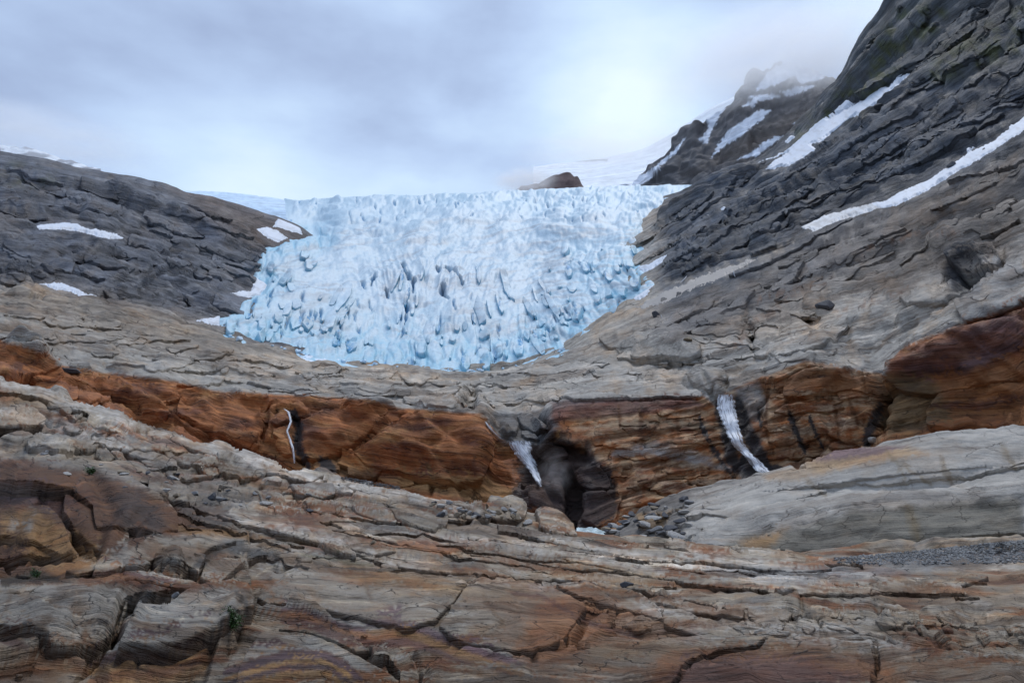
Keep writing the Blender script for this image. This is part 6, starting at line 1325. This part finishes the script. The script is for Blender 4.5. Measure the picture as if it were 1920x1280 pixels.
patch_plane([(1064,1000),(1085,988),(1140,990),(1160,1000),(1165,1030),(1060,1030)], -17.2, POOL, 'pool', 'milky meltwater rushing out at the bottom of the gorge', kind='structure', bump=0.12)

# ================================================================== LOOSE ROCKS
def rock_mesh(name, seedk, mat, flat=0.8, cuts=9):
    rs = np.random.RandomState(seedk); import bmesh
    bm = bmesh.new(); bmesh.ops.create_icosphere(bm, subdivisions=3, radius=1.0)
    P = np.array([v.co[:] for v in bm.verts]); 
    for _ in range(cuts):
        nn = rs.normal(size=3); nn /= np.linalg.norm(nn); h_ = 0.52 + 0.28 * rs.rand(); dd = P @ nn; ex = np.clip(dd - h_, 0, None); P -= ex[:, None] * nn * 0.96
    P *= (1 + 0.05 * fbm(P[:, 0] * 3 + P[:, 2] * 2, P[:, 1] * 3, seedk, 3))[:, None]; P[:, 2] *= flat
    for v, p_ in zip(bm.verts, P): v.co = p_
    me = bpy.data.meshes.new(name); bm.to_mesh(me); bm.free(); me.materials.append(mat)
    for p_ in me.polygons: p_.use_smooth = False
    return me
ST = {k: mat_plain(k + ' stone', c, 0.85, 0.35, 5.0, 0.02) for k, c in dict(grey=(0.19, 0.185, 0.18), dark=(0.07, 0.07, 0.075), rust=(0.16, 0.08, 0.04), pale=(0.34, 0.32, 0.29), buff=(0.24, 0.19, 0.13)).items()}
RM = {k: [rock_mesh('boulder_' + k, 11 + 7 * i + len(k), ST[k]) for i in range(3)] for k in ST}
def describe(kind, px, u_, v_, lo, hi, vlo, vhi, noun, place):
    sz = 'tiny' if px < 4 else 'small' if px < 6 else 'midsized' if px < 9.5 else 'large'
    t_ = (u_ - lo) / (hi - lo); q_ = (v_ - vlo) / max(vhi - vlo, 1)
    return '%s %s %s %s, %s and %s' % (sz, dict(grey='grey', dark='dark grey', buff='brownish', pale='pale grey', ice='blue white').get(kind, kind), noun, place, ['far left', 'centre left', 'middle', 'centre right', 'far right'][int(np.clip(t_ * 5, 0, 4))], 'upper' if q_ < 0.5 else 'lower')
def boulder(u_, v_, px, kind, label, look, group=None, sq=(1, 1, 1), sink=0.25, rz=None, cat='rock', name='boulder'):
    g = look(u_, v_)
    if g is None: return
    P, n, r = g; s_ = px * r / F
    o = bpy.data.objects.new(name, RM[kind][random.randrange(3)]); COL.objects.link(o)
    o.location = Vector(P) + Vector((0, 0, s_ * (0.5 - sink) * sq[2])); o.scale = (s_ * sq[0], s_ * sq[1], s_ * sq[2])
    o.rotation_euler = (random.uniform(-.2, .2), random.uniform(-.25, .25), random.uniform(0, 6.28) if rz is None else rz)
    tag(o, label, cat, group); return o
boulder(398, 934, 9, 'dark', 'dark upright block on the banded slope right of the rust massif', LK_A, sq=(0.8, 1, 1.2))
boulder(410, 937, 7, 'grey', 'grey block leaning against the dark upright one', LK_A)
boulder(1175, 1097, 12, 'dark', 'blue grey flat stone on the pale ledge in the middle foreground', LK_A, sq=(1.2, 0.7, 0.6))
boulder(1548, 578, 17, 'dark', 'dark rounded boulder on the pale slope above the right cliff', LK_C, sq=(1.1, 1, 0.9))
boulder(1230, 592, 9, 'dark', 'small dark boulder on the rock below the right glacier margin', LK_C)
boulder(1648, 202, 8, 'dark', 'dark rock beside the longest snow tongue', LK_C, sq=(1.3, 1, .9))
boulder(1788, 769, 5, 'pale', 'pale pebble sized stone on the rust dome at right', LK_C)
boulder(1290, 637, 9, 'buff', 'brown block sitting on the rounded hump above the gorge', LK_C, sq=(1.2, 1, .8))
boulder(1635, 826, 8, 'pale', 'pale stone wedged at the foot of the deep dark cleft', LK_C)
boulder(1784, 312, 7, 'dark', 'dark boulder standing at the edge of the diagonal snow strip', LK_C, sq=(1, 1, 1.1))
boulder(130, 696, 13, 'dark', 'flat dark slab on the upper edge of the left rust band', LK_C, sq=(1.5, 1, .5))
boulder(300, 1119, 9, 'grey', 'small grey block wedged between two foreground slabs', LK_A, sq=(1.4, 1, .7))
boulder(330, 1117, 7, 'grey', 'grey stone right of the wedged block in the foreground gap', LK_A)
boulder(280, 1145, 10, 'dark', 'dark stone lodged under the wedged blocks of the foreground gap', LK_A, sq=(1.2, 1, .7))
boulder(700, 1018, 6, 'buff', 'angular tan stone on the parallel beds in mid slope', LK_A)
boulder(1445, 1005, 7, 'buff', 'rusty stone at the left foot of the long pale whaleback', LK_B)
rs = np.random.RandomState(5)
for k in range(40):
    u_ = 1130 + 165 * rs.rand(); v_ = np.interp(u_, [1130, 1200, 1290], [985, 948, 930]) + 4 + rs.rand() * np.interp(u_, [1130, 1290], [38, 80])
    px_ = 5 + 9 * rs.rand(); kd = ['grey', 'dark', 'buff', 'pale'][rs.randint(4)]
    boulder(u_, min(v_, 1024), px_, kd, describe(kd, px_, u_, v_, 1130, 1295, 930, 1020, 'block', 'in the pile by the gorge'), LK_B, 'broken blocks piled beside the gorge mouth', sq=(1.3, 1, .6))
for k in range(34):
    u_ = 800 + 190 * rs.rand(); v_ = 938 + (u_ - 800) * 0.1 + 26 * rs.rand()
    px_ = 3 + 7 * rs.rand(); kd = ['grey', 'pale', 'dark', 'buff'][rs.randint(4)]
    boulder(u_, v_, px_, kd, describe(kd, px_, u_, v_, 800, 990, 940, 982, 'block', 'on the crest above the gorge'), LK_A, 'shattered blocks along the crest above the gorge', sq=(1.2, 1, .8))
for k in range(36):
    u_ = 80 + 520 * rs.rand(); v_ = 842 + (u_ - 80) * 0.17 + 50 * rs.rand()
    px_ = 3 + 7 * rs.rand() ** 1.5; kd = ['grey', 'pale', 'buff', 'dark'][rs.randint(4)]
    boulder(u_, v_, px_, kd, describe(kd, px_, u_, v_, 80, 600, 850, 975, 'rock', 'on the rough left hillside'), LK_A, 'loose rocks on the rough left hillside', sq=(1.3, 1, .7))
# gravel beach under the whaleback
def gravel(name, label, N_, fn, look, mats, lo, hi):
    V_ = []; Fc = []; base = np.array([(1, 0, 0), (-1, 0, 0), (0, 1, 0), (0, -1, 0), (0, 0, 1), (0, 0, -1)], float)
    tri = np.array([(0, 2, 4), (2, 1, 4), (1, 3, 4), (3, 0, 4), (2, 0, 5), (1, 2, 5), (3, 1, 5), (0, 3, 5)])
    for k in range(N_):
        u_, v_ = fn(); g = look(u_, v_)
        if g is None: continue
        s_ = (lo + (hi - lo) * rs.rand() ** 2) * g[2] / F; M = rs.normal(size=(3, 3)) * 0.25 + np.eye(3)
        b_ = base @ M * s_ * np.array((1.1, 1, 0.7)) + g[0]; Fc.append(tri + 6 * len(V_)); V_.append(b_)
    o = to_mesh(name, np.concatenate(V_), np.concatenate(Fc), mats, smooth=False); tag(o, label, kind='stuff'); return o
def gfn():
    u_ = 1560 + 420 * rs.rand() ** 0.7; lo_ = np.interp(u_, [1560, 1700, 1920, 2000], [1046, 1034, 1012, 1006]); return u_, lo_ + rs.rand() ** 1.4 * np.interp(u_, [1560, 1920], [12, 42])
gravel('gravel', 'fine grey gravel along the foot of the pale whaleback', 5200, gfn, LK_A, mat_plain('gravel', (0.20, 0.197, 0.19), 0.9, 0.55, 2.0), 0.9, 2.8)
def gfn2():
    u_ = 640 + 110 * rs.rand(); return u_, 893 + (u_ - 640) * 0.17 + 6 * rs.rand()
gravel('gravel', 'dark gravel strip along the foot of the left rust cliff', 500, gfn2, LK_A, mat_plain('dark gravel', (0.13, 0.13, 0.13), 0.9, 0.5, 2.0), 0.8, 1.8)
# fallen ice blocks at the snout
IB = [rock_mesh('ice_block', 90 + i, mat_plain('fallen ice', (0.62, 0.78, 0.9), 0.4, 0.1, 0.4), 0.9, 7) for i in range(3)]
RM['ice'] = IB
for k in range(34):
    t_ = rs.rand(); u_ = 420 + 640 * t_; v_ = np.interp(u_, [420, 500, 590, 720, 830, 950, 1060], [630, 643, 670, 685, 695, 692, 655]) + 5 * (rs.rand() - 0.35)
    px_ = 2 + 5 * rs.rand() ** 2
    boulder(u_, v_, px_, 'ice', describe('ice', px_ * 1.6, u_, v_, 420, 1060, 630, 700, 'ice block', 'at the glacier snout'), LK_C, 'fallen ice blocks along the snout', cat='ice block', name='ice_block')

# ================================================================== PLANTS
def mat_leaf():
    m = bpy.data.materials.new('green leaves'); m.use_nodes = True; nt = m.node_tree; N = nt.nodes; L = nt.links; b = N['Principled BSDF']
    tc = N.new('ShaderNodeTexCoord'); n = N.new('ShaderNodeTexNoise'); n.inputs['Scale'].default_value = 18; L.new(tc.outputs['Object'], n.inputs[0])
    cr = N.new('ShaderNodeValToRGB'); cr.color_ramp.elements[0].position = .35; cr.color_ramp.elements[0].color = (0.02, 0.045, 0.01, 1); cr.color_ramp.elements[1].position = .65; cr.color_ramp.elements[1].color = (0.06, 0.13, 0.025, 1)
    L.new(n.outputs[0], cr.inputs[0]); L.new(cr.outputs[0], b.inputs['Base Color']); b.inputs['Roughness'].default_value = 0.5; return m
LEAF = mat_leaf(); TWIG = mat_plain('twig bark', (0.07, 0.05, 0.03), 0.8)
def shrub(u_, v_, hw, hh, n_leaf, label, look, name='shrub', lf=1.6):
    g = look(u_, v_); r = g[2]; px = r / F; c = Vector(g[0]) * 0.985
    e = bpy.data.objects.new(name, None); COL.objects.link(e); e.location = c; tag(e, label, 'plant')
    V_ = []; Q_ = []; TV = []; TQ = []
    for k in range(max(8, n_leaf // 25)):
        a_ = rs.rand() * 6.28; tip = np.array((math.cos(a_) * hw * rs.rand(), math.sin(a_) * hw * 0.6 * rs.rand() - hw * 0.3, hh * (0.6 + rs.rand()))) * px
        q0 = np.zeros(3); w_ = 0.5 * px; i0 = len(TV)
        for p_, ww in ((q0, w_), (tip * 0.5 + np.array((0, 0, 0.1 * hh * px)), w_ * .7), (tip, w_ * .3)):
            for j_ in range(4): an = j_ * 1.571; TV.append(p_ + ww * np.array((math.cos(an), math.sin(an), 0)))
        for s_ in range(2):
            for j_ in range(4): TQ.append((i0 + s_ * 4 + j_, i0 + s_ * 4 + (j_ + 1) % 4, i0 + s_ * 4 + 4 + (j_ + 1) % 4, i0 + s_ * 4 + 4 + j_))
        for l_ in range(25):
            f_ = 0.25 + 0.8 * rs.rand(); c_ = tip * f_ + rs.normal(size=3) * np.array((hw, hw * .7, hh)) * 0.2 * px
            d1 = rs.normal(size=3); d1 /= np.linalg.norm(d1); d2 = np.cross(d1, rs.normal(size=3)); d2 /= np.linalg.norm(d2); L1 = lf * px * (0.6 + 0.9 * rs.rand()); i1 = len(V_)
            V_ += [c_, c_ + d1 * L1 + d2 * L1 * .5 + (0, 0, .2 * L1), c_ + d1 * L1 * 2.1, c_ + d1 * L1 - d2 * L1 * .5 + (0, 0, .2 * L1)]; Q_.append((i1, i1 + 1, i1 + 2, i1 + 3))
    to_mesh('foliage', np.array(V_), np.array(Q_), LEAF, parent=e); to_mesh('stem', np.array(TV), np.array(TQ), TWIG, parent=e)
shrub(436, 1178, 20, 20, 900, 'leafy green shrub growing in the cleft between the foreground slabs', LK_A)
shrub(432, 1158, 8, 12, 260, 'small upright sprig just above the green shrub', LK_A)
shrub(200, 1208, 7, 9, 200, 'small green tuft in the crack left of the shrub', LK_A, 'grass_tuft')
shrub(172, 888, 8, 6, 200, 'dark green tuft above the rust massif at left', LK_A, 'grass_tuft')
shrub(70, 1082, 12, 8, 260, 'mossy green tuft in the dark hollow at the left edge', LK_A, 'grass_tuft', 1.2)

# ================================================================== CLOUD AND SPRAY
def cloud(u_, v_, r, rx, ry, rz, dens, label, name='cloud', seedk=0, col=(1, 1, 1), scale=2.0, em=0.0, kind='stuff', thr=0.45):
    import bmesh
    bm = bmesh.new(); bmesh.ops.create_icosphere(bm, subdivisions=3, radius=1.0); me = bpy.data.meshes.new(name); bm.to_mesh(me); bm.free()
    m = bpy.data.materials.new(name + ' vapour'); m.use_nodes = True; nt = m.node_tree; N = nt.nodes; L = nt.links; N.clear()
    out = N.new('ShaderNodeOutputMaterial'); pv_ = N.new('ShaderNodeVolumePrincipled'); pv_.inputs['Color'].default_value = (*col, 1); pv_.inputs['Anisotropy'].default_value = 0.5
    tc = N.new('ShaderNodeTexCoord'); ln = N.new('ShaderNodeVectorMath'); ln.operation = 'LENGTH'; L.new(tc.outputs['Object'], ln.inputs[0])
    n = N.new('ShaderNodeTexNoise'); n.inputs['Scale'].default_value = scale; n.inputs['Detail'].default_value = 3; n.inputs['Roughness'].default_value = 0.55
    mpp = N.new('ShaderNodeMapping'); mpp.inputs['Location'].default_value = (seedk * 3.1, seedk, 0); L.new(tc.outputs['Object'], mpp.inputs[0]); L.new(mpp.outputs[0], n.inputs[0])
    mr = N.new('ShaderNodeMapRange'); mr.interpolation_type = 'SMOOTHSTEP'; mr.inputs[1].default_value = 1.0; mr.inputs[2].default_value = 0.25; mr.inputs[3].default_value = 0; mr.inputs[4].default_value = 1; L.new(ln.outputs['Value'], mr.inputs[0])
    mr2 = N.new('ShaderNodeMapRange'); mr2.interpolation_type = 'SMOOTHSTEP'; mr2.inputs[1].default_value = thr - 0.15; mr2.inputs[2].default_value = thr + 0.2; L.new(n.outputs[0], mr2.inputs[0])
    mu = N.new('ShaderNodeMath'); mu.operation = 'MULTIPLY'; L.new(mr.outputs[0], mu.inputs[0]); L.new(mr2.outputs[0], mu.inputs[1])
    mu2 = N.new('ShaderNodeMath'); mu2.operation = 'MULTIPLY'; L.new(mu.outputs[0], mu2.inputs[0]); mu2.inputs[1].default_value = dens; L.new(mu2.outputs[0], pv_.inputs['Density'])
    L.new(pv_.outputs[0], out.inputs['Volume']); me.materials.append(m)
    o = bpy.data.objects.new(name, me); COL.objects.link(o); o.location = Vector(at(u_, v_, r)); px = r / F; o.scale = (rx * px, ry * px, rz * px)
    o.rotation_euler = (0, 0, -math.atan2(o.location.x, o.location.y)); tag(o, label, kind=kind); return o
cloud(1430, 112, 1850, 260, 220, 78, 0.0085, 'low cloud wrapping the top of the far snowy peak', seedk=1)
cloud(1580, 90, 1900, 170, 160, 75, 0.006, 'thin cloud veil between the far peak and the near mountain', seedk=2)
cloud(985, 338, 1850, 75, 60, 26, 0.03, 'wisp of mist drifting round the small outcrop', name='mist', seedk=3)
cloud(1150, 282, 2150, 230, 160, 34, 0.008, 'pale mist lying over the far snowfield', name='mist', seedk=6)
cloud(60, 250, 2200, 220, 100, 52, 0.010, 'low cloud hiding the left snowy ridge', seedk=4)
cloud(1040, 890, 96, 40, 30, 50, 0.12, 'spray drifting up from the foot of the gorge waterfall', name='spray', seedk=5, scale=2.5)
print('scene built')
